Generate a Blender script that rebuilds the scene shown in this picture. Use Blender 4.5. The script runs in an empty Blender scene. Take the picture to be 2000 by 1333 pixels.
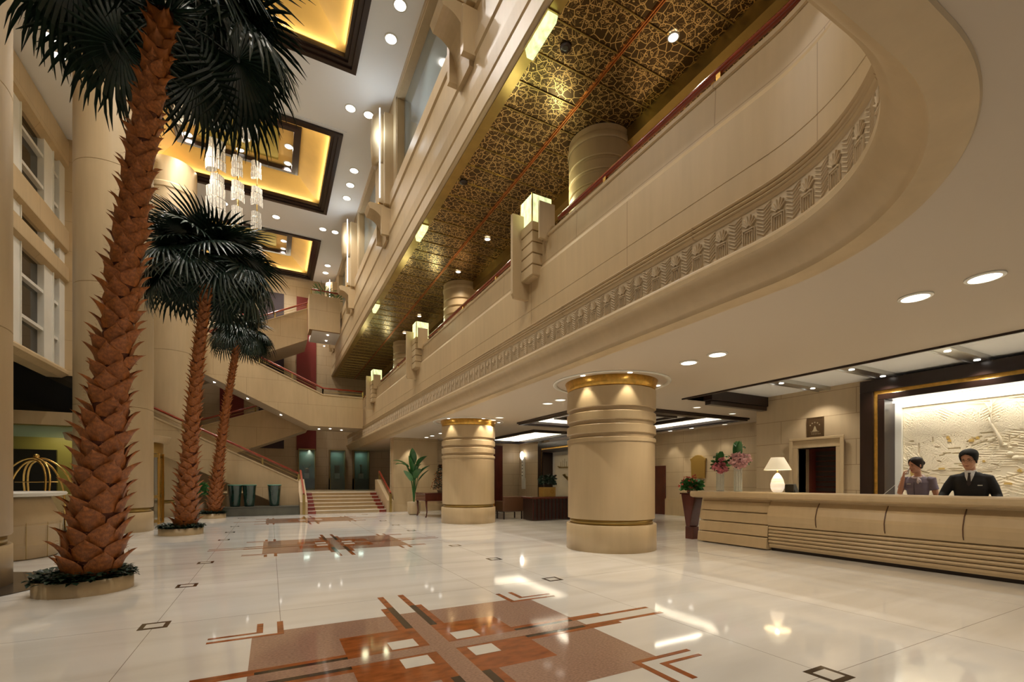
import bpy, bmesh, math, random
from mathutils import Vector, Matrix, geometry
random.seed(7)
PI=math.pi
C=bpy.context.scene.collection
F=895.;HZ=942.;ZE=1.3
TH=math.atan(471/895.);S_,C_=math.sin(TH),math.cos(TH)
def onz(px,py,z):
    D=F*(z-ZE)/(HZ-py);R=(px-1000)/F*D
    return Vector((D*S_+R*C_,D*C_-R*S_,z))
def onx(px,py,x):
    u=(px-1000)/F; D=x/(S_+u*C_);R=u*D
    return Vector((x,D*C_-R*S_,ZE+(HZ-py)*D/F))
def ony(px,py,y):
    u=(px-1000)/F; D=y/(C_-u*S_);R=u*D
    return Vector((D*S_+R*C_,y,ZE+(HZ-py)*D/F))
def ond(px,py,D):
    R=(px-1000)/F*D
    return Vector((D*S_+R*C_,D*C_-R*S_,ZE+(HZ-py)*D/F))

# ---------------------------------------------------------------- materials
def M(name,col,rough=.5,metal=0.,emis=None,es=0.,noise=None,bump=None,joints=None,spec=.5,alpha=1.,trans=0.,coat=0.,sheen=0.,ior=1.5):
    m=bpy.data.materials.new(name);m.use_nodes=True
    nt=m.node_tree;N=nt.nodes;L=nt.links
    b=N['Principled BSDF']
    b.inputs['Roughness'].default_value=rough;b.inputs['Metallic'].default_value=metal
    b.inputs['Specular IOR Level'].default_value=spec;b.inputs['IOR'].default_value=ior
    b.inputs['Alpha'].default_value=alpha;b.inputs['Transmission Weight'].default_value=trans
    b.inputs['Coat Weight'].default_value=coat
    if emis: b.inputs['Emission Color'].default_value=(*emis,1);b.inputs['Emission Strength'].default_value=es
    tc=N.new('ShaderNodeTexCoord')
    cur=None
    rgb=N.new('ShaderNodeRGB');rgb.outputs[0].default_value=(*col,1);cur=rgb.outputs[0]
    if noise:
        for sc,amt,st,det in noise:
            mp=N.new('ShaderNodeMapping');mp.inputs['Scale'].default_value=st
            L.new(tc.outputs['Object'],mp.inputs['Vector'])
            n=N.new('ShaderNodeTexNoise');n.inputs['Scale'].default_value=sc;n.inputs['Detail'].default_value=det
            L.new(mp.outputs[0],n.inputs['Vector'])
            r=N.new('ShaderNodeMapRange');r.inputs['From Min'].default_value=.25;r.inputs['From Max'].default_value=.75
            r.inputs['To Min'].default_value=1-amt;r.inputs['To Max'].default_value=1+amt*.6
            L.new(n.outputs['Fac'],r.inputs['Value'])
            mx=N.new('ShaderNodeVectorMath');mx.operation='SCALE'
            L.new(cur,mx.inputs[0]);L.new(r.outputs[0],mx.inputs['Scale']);cur=mx.outputs[0]
    hb=None
    if joints:
        bw,bh,off,ms,dark=joints
        sx=N.new('ShaderNodeSeparateXYZ');L.new(tc.outputs['Object'],sx.inputs[0])
        ad=N.new('ShaderNodeMath');ad.operation='ADD';L.new(sx.outputs[0],ad.inputs[0]);L.new(sx.outputs[1],ad.inputs[1])
        cx=N.new('ShaderNodeCombineXYZ');L.new(ad.outputs[0],cx.inputs[0]);L.new(sx.outputs[2],cx.inputs[1])
        bt=N.new('ShaderNodeTexBrick');bt.offset=off;L.new(cx.outputs[0],bt.inputs['Vector'])
        bt.inputs['Scale'].default_value=1;bt.inputs['Brick Width'].default_value=bw;bt.inputs['Row Height'].default_value=bh
        bt.inputs['Mortar Size'].default_value=ms;bt.inputs['Mortar Smooth'].default_value=.2
        mx=N.new('ShaderNodeMix');mx.data_type='RGBA';mx.blend_type='MULTIPLY'
        mx.inputs['B'].default_value=(dark,dark*.9,dark*.8,1)
        L.new(bt.outputs['Fac'],mx.inputs['Factor']);L.new(cur,mx.inputs['A']);cur=mx.outputs['Result']
    L.new(cur,b.inputs['Base Color'])
    if emis and noise: L.new(cur,b.inputs['Emission Color'])
    if bump:
        sc,stn,st=bump
        mp=N.new('ShaderNodeMapping');mp.inputs['Scale'].default_value=st;L.new(tc.outputs['Object'],mp.inputs['Vector'])
        n=N.new('ShaderNodeTexNoise');n.inputs['Scale'].default_value=sc;n.inputs['Detail'].default_value=5;L.new(mp.outputs[0],n.inputs['Vector'])
        bp=N.new('ShaderNodeBump');bp.inputs['Strength'].default_value=stn;bp.inputs['Distance'].default_value=.02
        L.new(n.outputs['Fac'],bp.inputs['Height']);L.new(bp.outputs[0],b.inputs['Normal'])
    return m
ST=[(1.1,.10,(1,1,.35),4),(9,.06,(1,1,.12),3)]
LIME=(.55,.41,.232)
m_stone=M('limestone',LIME,.42,noise=ST,bump=(30,.05,(1,1,.3)))
m_stonej=M('limestone_blocks',LIME,.42,noise=ST,joints=(2.6,1.05,.5,.006,.62))
m_wallj=M('limestone_banded',(.55,.425,.265),.42,noise=ST,joints=(3.3,.56,.5,.007,.6))
m_stonep=M('limestone_polished',(.55,.415,.242),.38,noise=ST)
m_frieze=M('carved_limestone',(.58,.46,.30),.55,noise=[(3,.1,(1,1,1),3)])
m_greystone=M('grey_green_stone',(.10,.10,.075),.3,noise=[(3,.3,(1,1,1),5)])
m_white=M('white_plaster',(.88,.89,.89),.75)
m_cream=M('cream_plaster',(.56,.475,.37),.7)
m_dark=M('dark_wood',(.022,.010,.007),.28,noise=[(6,.3,(1,1,.2),4)])
m_redwood=M('mahogany',(.10,.018,.010),.22,noise=[(5,.3,(1,1,.3),4)],coat=.4)
m_rail=M('polished_red_wood',(.28,.042,.018),.22,noise=[(5,.25,(1,1,1),3)],coat=.5)
m_gold=M('gold_leaf',(.78,.46,.10),.34,.85,noise=[(12,.25,(1,1,1),5)],bump=(40,.25,(1,1,1)))
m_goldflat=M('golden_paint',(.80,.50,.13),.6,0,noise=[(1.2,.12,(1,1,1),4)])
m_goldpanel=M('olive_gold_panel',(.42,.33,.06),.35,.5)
m_bronzestrip=M('bronze_trim',(.42,.30,.10),.3,.8,noise=[(3,.2,(1,1,1),3)])
m_brass=M('polished_brass',(.80,.55,.18),.18,1)
m_steel=M('brushed_steel',(.62,.62,.60),.28,1)
m_copper=M('copper_seam',(.75,.30,.10),.3,.9)
m_glass=M('smoky_glass',(.10,.12,.11),.05,0,alpha=.45,spec=.8)
m_blueglass=M('blue_grey_glass',(.17,.215,.22),.12,0,spec=.9,coat=.5)
m_black=M('black_glass',(.004,.004,.004),.06,0,spec=.9)
m_green=M('dark_green_glaze',(.012,.045,.032),.15,coat=.6,noise=[(5,.4,(1,1,.4),4)])
m_redpanel=M('red_wall_panel',(.20,.018,.012),.5)
m_purple=M('aubergine_wall_panel',(.035,.016,.022),.5)
m_leaf=M('palm_leaf',(.012,.030,.020),.33,noise=[(3,.4,(1,1,1),3)],spec=.6)
m_leaf2=M('bright_leaf',(.05,.20,.045),.35,noise=[(6,.4,(1,1,1),3)])
m_ivy=M('ivy_leaf',(.012,.035,.018),.4,noise=[(8,.5,(1,1,1),3)])
m_boot=M('palm_leaf_base',(.40,.125,.024),.45,noise=[(6,.55,(1,1,1),4),(30,.25,(1,1,.15),3)],bump=(30,.3,(1,1,.15)))
m_bark=M('palm_bark',(.13,.035,.014),.7,noise=[(12,.5,(1,1,.3),4)],bump=(20,.6,(1,1,.3)))
m_soil=M('dark_soil',(.02,.014,.01),.9)
m_lens=M('lamp_lens',(.9,.9,.9),.4,emis=(1,.94,.84),es=4.5)
m_lensdim=M('lamp_lens_dim',(.6,.6,.55),.25,metal=.4,emis=(1,.9,.75),es=1.2)
m_alab=M('lit_alabaster',(.80,.90,.46),.5,emis=(.88,1,.50),es=1.0,noise=[(11,.55,(1,1,.6),5)])
m_cove=M('cove_light',(.9,.9,.8),.5,emis=(1,.88,.68),es=13)
m_crystal2=M('shaded_crystal',(.42,.40,.36),.1,spec=1.)  # dim copy of the lit crystal: dark gaps between strips put into the colour
m_reliefstrip=M('relief_strip_light',(.9,.9,.8),.5,emis=(1,.92,.78),es=4)
m_coolstrip=M('cool_strip_light',(.9,.9,.9),.5,emis=(.85,.93,1),es=2.5)
m_shade=M('cream_lampshade',(.9,.85,.7),.7,emis=(1,.80,.50),es=.32)
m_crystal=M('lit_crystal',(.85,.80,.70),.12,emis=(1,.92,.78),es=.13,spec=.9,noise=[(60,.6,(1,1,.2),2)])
m_travertine=M('white_carved_relief',(.82,.73,.55),.6,noise=[(2,.1,(1,1,1),3)])
m_whitemarble=M('white_marble_frame',(.80,.78,.70),.3,noise=[(2,.06,(1,1,1),4)])
m_relief2=M('relief_yellow_stone',(.62,.42,.12),.6)
m_leather=M('brown_leather',(.10,.045,.02),.35)
m_skin=M('skin',(.62,.33,.21),.5)
m_skin2=M('skin_warm',(.60,.30,.19),.5)
m_hair=M('black_hair',(.006,.0055,.005),.6,spec=.25)
m_hairb=M('dark_brown_hair',(.018,.008,.006),.55,spec=.3)
m_suit=M('black_suit',(.008,.008,.009),.7)
m_shirt=M('white_shirt',(.8,.8,.8),.6)
m_mauve=M('mauve_uniform',(.22,.18,.235),.7)
m_scarf=M('patterned_scarf',(.72,.60,.60),.6,noise=[(40,.5,(1,1,1),2)])
m_lip=M('lips',(.45,.08,.06),.4)
m_eye=M('eye_dark',(.01,.008,.008),.2)
m_badge=M('white_badge',(.75,.75,.7),.4)
m_pink=M('pink_petals',(.62,.20,.24),.5)
m_redfl=M('red_petals',(.5,.05,.03),.5)
m_plastic=M('black_plastic',(.02,.018,.016),.35)
m_pot=M('terracotta_pot',(.35,.25,.16),.6)
m_onyx=M('lit_ribbed_onyx',(.95,.84,.66),.4,emis=(1,.88,.68),es=.55,noise=[(3,.6,(.2,.2,16),2)])
m_clear=M('fluted_glass',(.55,.6,.56),.05,0,alpha=.38,spec=1.,coat=1.)
m_plaque=M('bronze_plaque',(.16,.10,.05),.35,.7)
m_plaqtxt=M('pale_engraving',(.55,.45,.28),.4,.5)
m_ochre=M('ochre_gilt_panel',(.36,.22,.05),.4,.4)
# bronze fretwork ceiling
def fretwork():
    m=bpy.data.materials.new('bronze_leaf_fretwork');m.use_nodes=True
    nt=m.node_tree;N=nt.nodes;L=nt.links;b=N['Principled BSDF']
    tc=N.new('ShaderNodeTexCoord')
    def mth(op,a,c=None):
        k=N.new('ShaderNodeMath');k.operation=op
        for i,q in enumerate((a,c)):
            if q is None: continue
            if isinstance(q,(int,float)): k.inputs[i].default_value=q
            else: L.new(q,k.inputs[i])
        return k.outputs[0]
    mp=N.new('ShaderNodeMapping');mp.inputs['Scale'].default_value=(1,1,0);L.new(tc.outputs['Object'],mp.inputs['Vector'])
    n=N.new('ShaderNodeTexNoise');n.inputs['Scale'].default_value=5;n.inputs['Detail'].default_value=1;L.new(mp.outputs[0],n.inputs['Vector'])
    wv=N.new('ShaderNodeVectorMath');wv.operation='MULTIPLY_ADD';L.new(n.outputs['Color'],wv.inputs[0]);wv.inputs[1].default_value=(.07,.07,0);L.new(mp.outputs[0],wv.inputs[2])
    base=wv.outputs[0]
    v=N.new('ShaderNodeTexVoronoi');v.feature='F1';v.voronoi_dimensions='2D';v.inputs['Scale'].default_value=2.6;v.inputs['Randomness'].default_value=.75;L.new(base,v.inputs['Vector'])
    df=N.new('ShaderNodeVectorMath');df.operation='SUBTRACT';L.new(base,df.inputs[0]);L.new(v.outputs['Position'],df.inputs[1])
    sp=N.new('ShaderNodeSeparateXYZ');L.new(df.outputs[0],sp.inputs[0])
    ang=mth('ARCTAN2',sp.outputs[1],sp.outputs[0])
    dist=mth('MULTIPLY',v.outputs['Distance'],.385)
    spk=mth('ABSOLUTE',mth('SINE',mth('MULTIPLY',ang,5.5)))
    # leaf outlines: the radius of the petal edge follows |sin|
    pet=mth('ABSOLUTE',mth('SUBTRACT',dist,mth('ADD',mth('MULTIPLY',mth('POWER',spk,.7),.13),.03)))
    l1=mth('LESS_THAN',pet,.0075)
    pet2=mth('ABSOLUTE',mth('SUBTRACT',dist,mth('ADD',mth('MULTIPLY',mth('SUBTRACT',1,spk),.11),.12)))
    l2=mth('LESS_THAN',pet2,.008)
    v1=N.new('ShaderNodeTexVoronoi');v1.feature='DISTANCE_TO_EDGE';v1.voronoi_dimensions='2D';v1.inputs['Scale'].default_value=7.5;L.new(base,v1.inputs['Vector'])
    l3=mth('LESS_THAN',v1.outputs['Distance'],.045)
    l4=mth('LESS_THAN',dist,.016)
    kk=mth('MAXIMUM',mth('MAXIMUM',l1,l2),mth('MAXIMUM',l3,l4))
    class _K: outputs=[kk]
    k=_K
    cm=N.new('ShaderNodeMix');cm.data_type='RGBA';cm.inputs['A'].default_value=(.10,.062,.024,1);cm.inputs['B'].default_value=(.80,.56,.24,1)
    L.new(k.outputs[0],cm.inputs['Factor']);L.new(cm.outputs['Result'],b.inputs['Base Color'])
    b.inputs['Metallic'].default_value=.75;b.inputs['Roughness'].default_value=.27
    bp=N.new('ShaderNodeBump');bp.inputs['Strength'].default_value=.9;bp.inputs['Distance'].default_value=.02
    L.new(k.outputs[0],bp.inputs['Height']);L.new(bp.outputs[0],b.inputs['Normal'])
    return m
m_fret=fretwork()
def marble():
    m=bpy.data.materials.new('polished_white_marble');m.use_nodes=True
    nt=m.node_tree;N=nt.nodes;L=nt.links;b=N['Principled BSDF']
    tc=N.new('ShaderNodeTexCoord');mp=N.new('ShaderNodeMapping');mp.inputs['Scale'].default_value=(.25,1.4,1);mp.inputs['Rotation'].default_value=(0,0,.12);L.new(tc.outputs['Object'],mp.inputs['Vector'])
    n=N.new('ShaderNodeTexNoise');n.inputs['Scale'].default_value=1.6;n.inputs['Detail'].default_value=7;n.inputs['Distortion'].default_value=.6;L.new(mp.outputs[0],n.inputs['Vector'])
    r=N.new('ShaderNodeValToRGB');r.color_ramp.elements[0].position=.35;r.color_ramp.elements[0].color=(.74,.71,.65,1);r.color_ramp.elements[1].position=.62;r.color_ramp.elements[1].color=(.84,.82,.77,1)
    L.new(n.outputs['Fac'],r.inputs[0]);L.new(r.outputs[0],b.inputs['Base Color'])
    b.inputs['Roughness'].default_value=.055;b.inputs['Specular IOR Level'].default_value=.55;b.inputs['IOR'].default_value=1.6
    return m
m_marble=marble()
def flo(name,c,amt,sc): return M(name,c,.07,noise=[(sc,amt,(1,2,1),6)],ior=1.6)
m_fpink=flo('pink_granite_inlay',(.40,.245,.175),.35,45)
m_forange=flo('orange_marble_inlay',(.36,.105,.028),.45,7)
m_fdark=flo('dark_brown_marble_inlay',(.055,.036,.022),.6,14)
m_fwhite=flo('white_marble_inlay',(.76,.73,.66),.05,5)
m_fline=flo('floor_joint',(.33,.29,.24),.1,5)

# ---------------------------------------------------------------- mesh builder
ORG={}
class MB:
    def __init__(s): s.v=[];s.f=[];s.m=[];s.sm=[]
    def add(s,vs,fs,mi=0,smooth=False):
        o=len(s.v);s.v+= [tuple(p) for p in vs]
        for f in fs: s.f.append(tuple(i+o for i in f));s.m.append(mi);s.sm.append(smooth)
        return s
    def box(s,x0,x1,y0,y1,z0,z1,mi=0):
        x0,x1=min(x0,x1),max(x0,x1);y0,y1=min(y0,y1),max(y0,y1);z0,z1=min(z0,z1),max(z0,z1)
        return s.add([(x0,y0,z0),(x1,y0,z0),(x1,y1,z0),(x0,y1,z0),(x0,y0,z1),(x1,y0,z1),(x1,y1,z1),(x0,y1,z1)],
          [(0,3,2,1),(4,5,6,7),(0,1,5,4),(1,2,6,5),(2,3,7,6),(3,0,4,7)],mi)
    def obox(s,c,d,n,u,a,b,h,mi=0):
        "oriented box: centre c, half sizes a,b,h on axes d,n,u"
        c=Vector(c);d=Vector(d).normalized();n=Vector(n).normalized();u=Vector(u).normalized();P=[]
        for k in(-1,1):
            for i,j in((-1,-1),(1,-1),(1,1),(-1,1)): P.append(c+d*a*i+n*b*j+u*h*k)
        return s.add(P,[(0,3,2,1),(4,5,6,7),(0,1,5,4),(1,2,6,5),(2,3,7,6),(3,0,4,7)],mi)
    def bar(s,a,b,w,h,up=(0,0,1),mi=0):
        a=Vector(a);b=Vector(b);d=b-a;up=Vector(up);n=d.cross(up)
        if n.length<1e-6: n=d.cross(Vector((1,0,0)))
        n.normalize();u=n.cross(d).normalized()
        return s.obox((a+b)/2,d,n,u,d.length/2,w/2,h/2,mi)
    def lathe(s,prof,c,n=32,mi=0,a0=0,a1=2*PI,smooth=True,caps=True,sx=1,sy=1):
        c=Vector(c);full=abs(a1-a0-2*PI)<1e-6;k=n if full else n+1
        vs=[];fs=[]
        for r,z in prof:
            for i in range(k):
                t=a0+(a1-a0)*i/n;vs.append((c.x+r*math.cos(t)*sx,c.y+r*math.sin(t)*sy,c.z+z))
        for j in range(len(prof)-1):
            for i in range(n):
                a=j*k+i;b=j*k+(i+1)%k;fs.append((a,b,b+k,a+k))
        s.add(vs,fs,mi,smooth)
        if caps and full:
            o=len(s.v)-len(vs)
            s.f.append(tuple(o+i for i in reversed(range(k))));s.m.append(mi);s.sm.append(False)
            s.f.append(tuple(o+(len(prof)-1)*k+i for i in range(k)));s.m.append(mi);s.sm.append(False)
        return s
    def tube(s,pts,r,n=8,mi=0,smooth=True):
        pts=[Vector(p) for p in pts];rs=r if isinstance(r,(list,tuple)) else [r]*len(pts)
        vs=[];fs=[];up=Vector((0,0,1))
        pn=None
        for i,p in enumerate(pts):
            d=(pts[min(i+1,len(pts)-1)]-pts[max(i-1,0)]).normalized()
            if pn is None:
                a=d.cross(up)
                if a.length<.05:a=d.cross(Vector((1,0,0)))
            else:
                a=pn-d*pn.dot(d)
            a.normalize();pn=a;b=d.cross(a)
            for k in range(n):
                t=2*PI*k/n;vs.append(p+(a*math.cos(t)+b*math.sin(t))*rs[i])
        for j in range(len(pts)-1):
            for k in range(n): fs.append((j*n+k,j*n+(k+1)%n,(j+1)*n+(k+1)%n,(j+1)*n+k))
        fs.append(tuple(reversed(range(n))));fs.append(tuple((len(pts)-1)*n+k for k in range(n)))
        return s.add(vs,fs,mi,smooth)
    def loft(s,rings,mi=0,smooth=True,cap=True):
        "rings: lists of points of the same count"
        n=len(rings[0]);vs=[p for r in rings for p in r];fs=[]
        for j in range(len(rings)-1):
            for k in range(n): fs.append((j*n+k,j*n+(k+1)%n,(j+1)*n+(k+1)%n,(j+1)*n+k))
        if cap: fs.append(tuple(reversed(range(n))));fs.append(tuple((len(rings)-1)*n+k for k in range(n)))
        return s.add(vs,fs,mi,smooth)
    def prism(s,poly,axis,a,b,mi=0):
        "poly in the two other axes (in order), extruded along axis from a to b"
        def P(p,t):
            if axis=='x': return (t,p[0],p[1])
            if axis=='y': return (p[0],t,p[1])
            return (p[0],p[1],t)
        n=len(poly);vs=[P(p,a) for p in poly]+[P(p,b) for p in poly]
        tri=geometry.tessellate_polygon([[Vector((p[0],p[1],0)) for p in poly]])
        fs=[tuple(t) for t in tri]+[tuple(i+n for i in reversed(t)) for t in tri]
        fs+=[(i,(i+1)%n,(i+1)%n+n,i+n) for i in range(n)]
        return s.add(vs,fs,mi)
    def quad(s,a,b,c,d,mi=0): return s.add([a,b,c,d],[(0,1,2,3)],mi)
    def sphere(s,c,r,n=10,mi=0,sc=(1,1,1)):
        vs=[];fs=[]
        for j in range(1,n):
            ph=PI*j/n
            for i in range(2*n):
                t=PI*i/n;vs.append((c[0]+r*sc[0]*math.sin(ph)*math.cos(t),c[1]+r*sc[1]*math.sin(ph)*math.sin(t),c[2]+r*sc[2]*math.cos(ph)))
        k=2*n
        for j in range(n-2):
            for i in range(k): fs.append((j*k+i,(j+1)*k+i,(j+1)*k+(i+1)%k,j*k+(i+1)%k))
        vs.append((c[0],c[1],c[2]+r*sc[2]));vs.append((c[0],c[1],c[2]-r*sc[2]));t=len(vs)-2
        for i in range(k): fs.append((t,i,(i+1)%k));fs.append((t+1,(n-2)*k+(i+1)%k,(n-2)*k+i))
        return s.add(vs,fs,mi,True)
    def mesh(s,name,mats,org=(0,0,0)):
        me=bpy.data.meshes.new(name)
        me.from_pydata([(v[0]-org[0],v[1]-org[1],v[2]-org[2]) for v in s.v],[],s.f)
        for m in (mats if isinstance(mats,(list,tuple)) else [mats]): me.materials.append(m)
        me.polygons.foreach_set('material_index',s.m);me.polygons.foreach_set('use_smooth',s.sm)
        bm=bmesh.new();bm.from_mesh(me);bmesh.ops.recalc_face_normals(bm,faces=bm.faces);bm.to_mesh(me);bm.free()
        me.update();return me
    def build(s,name,mats,parent=None,bevel=0,org=None,fixn=True):
        if parent is not None: o3=ORG[parent.name]
        else: o3=Vector(org) if org else Vector((0,0,0))
        ob=bpy.data.objects.new(name,s.mesh(name,mats,o3));C.objects.link(ob)
        ORG[ob.name]=Vector(o3)
        if parent is not None: ob.parent=parent
        else: ob.location=o3
        if bevel:
            b=ob.modifiers.new('b','BEVEL');b.width=bevel;b.segments=2;b.limit_method='ANGLE';b.angle_limit=.7
        return ob
def tag(o,label,cat,group=None,kind=None):
    o['label']=label;o['category']=cat
    if group:o['group']=group
    if kind:o['kind']=kind
    return o
def thing(name,loc,label,cat,group=None):
    o=bpy.data.objects.new(name,None);C.objects.link(o);o.location=loc;o.empty_display_size=.1
    ORG[o.name]=Vector(loc);return tag(o,label,cat,group)
def struct(name,mb,mats,label,cat='wall',bevel=0):
    o=mb.build(name,mats,bevel=bevel);return tag(o,label,cat,None,'structure')
def dup(o,loc=None,rz=None,sc=None,label=None,parent=None):
    r=o.copy();C.objects.link(r);ORG[r.name]=Vector(loc) if loc is not None else ORG[o.name]
    if parent is not None:r.parent=parent
    if loc is not None:r.location=loc
    if rz is not None:r.rotation_euler.z=rz
    if sc is not None:r.scale=(sc,)*3 if not hasattr(sc,'__len__') else sc
    if label:r['label']=label
    for ch in list(o.children): dup(ch,parent=r)
    return r
def gridplane(mb,x0,x1,y0,y1,z,holes,mi=0,flip=False):
    xs=sorted({x0,x1,*[min(max(h[i],x0),x1) for h in holes for i in(0,1)]});ys=sorted({y0,y1,*[min(max(h[i],y0),y1) for h in holes for i in(2,3)]})
    for i in range(len(xs)-1):
        for j in range(len(ys)-1):
            cx=(xs[i]+xs[i+1])/2;cy=(ys[j]+ys[j+1])/2
            if any(h[0]<cx<h[1] and h[2]<cy<h[3] for h in holes): continue
            mb.box(xs[i],xs[i+1],ys[j],ys[j+1],z,z+.04,mi)
def ringbox(mb,x0,x1,y0,y1,w,z0,z1,mi=0):
    mb.box(x0,x1,y0,y0+w,z0,z1,mi);mb.box(x0,x1,y1-w,y1,z0,z1,mi);mb.box(x0,x0+w,y0+w,y1-w,z0,z1,mi);mb.box(x1-w,x1,y0+w,y1-w,z0,z1,mi)
def light(kind,name,loc,e,col=(1,.88,.72),size=.2,rot=(0,0,0),spot=None,blend=.6,sy=None):
    l=bpy.data.lights.new(name,kind);l.energy=e;l.color=col
    if kind=='AREA':
        l.size=size
        if sy:l.shape='RECTANGLE';l.size_y=sy
    else:l.shadow_soft_size=size
    if kind=='SPOT':l.spot_size=spot or 1.6;l.spot_blend=blend
    o=bpy.data.objects.new(name,l);C.objects.link(o);o.location=loc;o.rotation_euler=rot
    return o
# ================================================================= FLOOR
ZC=3.25   # lower ceiling
ZT=13.4   # atrium ceiling
b=MB()
b.box(-10,16,-7,32,-.1,0,0)
def fr(x0,x1,y0,y1,lv,mi): b.box(x0,x1,y0,y1,-.001,.0006*lv,mi)
CX=1.2
for CY in (3.45,10.35,17.15):
    def R(x0,x1,y0,y1,lv,mi):  # all four mirror images
        for sx in(-1,1):
            for sy in(-1,1):
                a0,a1=sorted((CX+sx*x0,CX+sx*x1));c0,c1=sorted((CY+sy*y0,CY+sy*y1));fr(a0,a1,c0,c1,lv,mi)
    R(0,1.34,0,.93,1,1);R(0,1.10,.93,1.04,1,1)
    R(0,.70,0,.57,2,2);R(0,.21,.57,1.30,2,2);R(.70,1.67,0,.18,2,2)
    R(0,.08,1.0,1.8,2.4,4);R(1.3,2.25,0,.075,2.4,4)
    R(.08,.145,.57,1.30,3,3);R(.08,.145,1.30,1.80,3,2)
    R(.70,1.30,.075,.125,3,3);R(1.30,2.25,.075,.125,3,2)
    R(.145,.21,1.3,1.8,2.4,4) if False else None
    R(0,.08,0,1.04,3.4,1);R(0,1.34,0,.075,3.8,1)
    R(.16,.37,.11,.29,4,4)
    R(1.10,1.15,.97,1.33,4,2);R(1.10,1.66,.93,.97,4,2);R(1.26,1.31,1.075,1.33,4,2);R(1.26,1.66,1.04,1.075,4,2)
for sx in(-1,1):
    X0=CX+sx*2.13
    for Y0 in(1.74,5.17,6.98,8.83,12.1,13.85,15.6,19.0):
        fr(X0-.11,X0+.11,Y0-.11,Y0+.11,2,3);fr(X0-.07,X0+.07,Y0-.065,Y0+.065,3,4)
for X0 in(-.93-1.9,-.93,.08,2.3,3.33,5.1,7.0): fr(X0-.0025,X0+.0025,-6,20,.5,5)
for Y0 in(1.74,5.17,6.98,8.83,12.1,13.85,15.6,19.0,0,-2): fr(-6,8,Y0-.0025,Y0+.0025,.5,5)
struct('floor',b,[m_marble,m_fpink,m_forange,m_fdark,m_fwhite,m_fline],'polished white marble lobby floor with inlaid pink and orange cross patterns','floor')

# ================================================================= LOWER CEILING (underside of the mezzanine)
LX,LY,AX,AY,AR=4.5,.9,2.55,2.85,1.95
def path(step=.3,y1=30.2,x1=-9.):
    "lip path from far end round the curve: list of (point, normal into the void)"
    P=[];n=int((y1-AY)/step)
    for i in range(n+1): P.append((Vector((LX,y1-(y1-AY)*i/n,0)),Vector((-1,0,0))))
    k=max(10,int(AR*PI/2/step*2))
    for i in range(1,k+1):
        t=-PI/2*i/k;d=Vector((math.cos(t),math.sin(t),0));P.append((Vector((AX,AY,0))+d*AR,-d))
    for i in range(1,9): P.append((Vector((AX+(x1-AX)*i/8,LY,0)),Vector((0,1,0))))
    return P
PTH=path(.6)
b=MB()
lip=[(p.x+.02*n.x,p.y+.02*n.y) for p,n in path(.25)]
poly=lip+[(-9,-7),(5.4,-7),(5.4,30.2)]
b.prism(poly,'z',ZC,ZC+.04)
RX0,RX1,RY0,RY1=8.53,11.5,-7,7.62
D1=(7.15,12.9,9.0,13.2);D2=(8.65,10.9,14.7,19.9)
gridplane(b,5.4,16,-7,30.2,ZC,[(RX0,RX1,RY0,RY1),D1,D2])
struct('ceiling_lower',b,m_cream,'cream plaster ceiling under the mezzanine','ceiling')
b=MB();b.prism([(p.x-n.x*.3,p.y-n.y*.3) for p,n in PTH]+[(-9,-7),(16,-7),(16,30.2)],'z',4.55,4.62)
struct('floor_mezzanine',b,m_cream,'upper floor slab of the curved mezzanine','floor')
# reception recess
b=MB();b.box(RX0-.05,RX1+.1,RY0,RY1,3.46,3.5)
struct('ceiling_reception',b,m_white,'raised pale ceiling panel above the reception desk','ceiling')
b=MB();b.box(RX0-.045,RX0,RY0,RY1,ZC-.035,3.46);b.box(RX0,RX1,RY1,RY1+.05,ZC-.0,3.46)
struct('trim_1',b,m_dark,'thin dark wood edge of the reception ceiling recess','ceiling trim')
b=MB();b.box(9.1,11.25,7.28,7.52,3.22,3.46);b.box(9.1,11.25,7.32,7.48,3.12,3.22)
struct('trim_2',b,m_dark,'thick dark wood beam crossing the end of the reception ceiling','ceiling trim',bevel=.01)
for i,yy in enumerate((5.95,4.62,3.25,1.6,.1)):
    b=MB();b.box(9.2,11.25,yy-.11,yy+.11,3.40,3.46);b.box(9.2,11.25,yy-.13,yy-.11,3.38,3.46);b.box(9.2,11.25,yy+.11,yy+.13,3.38,3.46)
    for xx in(9.6,10.75):
        b.lathe([(.045,3.392),(.045,3.4)],(xx,yy,0),12,1)
    tag(b.build('ceiling_light_bar',[m_steel,m_lens]),['steel light bar in the reception ceiling nearest the dark beam','steel light bar in the reception ceiling, second after the dark beam','steel light bar in the reception ceiling above the left edge of the mural frame','steel light bar above the man in the black suit','steel light bar at the near end of the reception ceiling'][i],'light','steel light bars over the reception')
    for xx in(9.6,10.75): light('SPOT','bar_spot',(xx,yy,3.37),36,(1,.90,.76),.04,spot=2.0)
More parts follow.
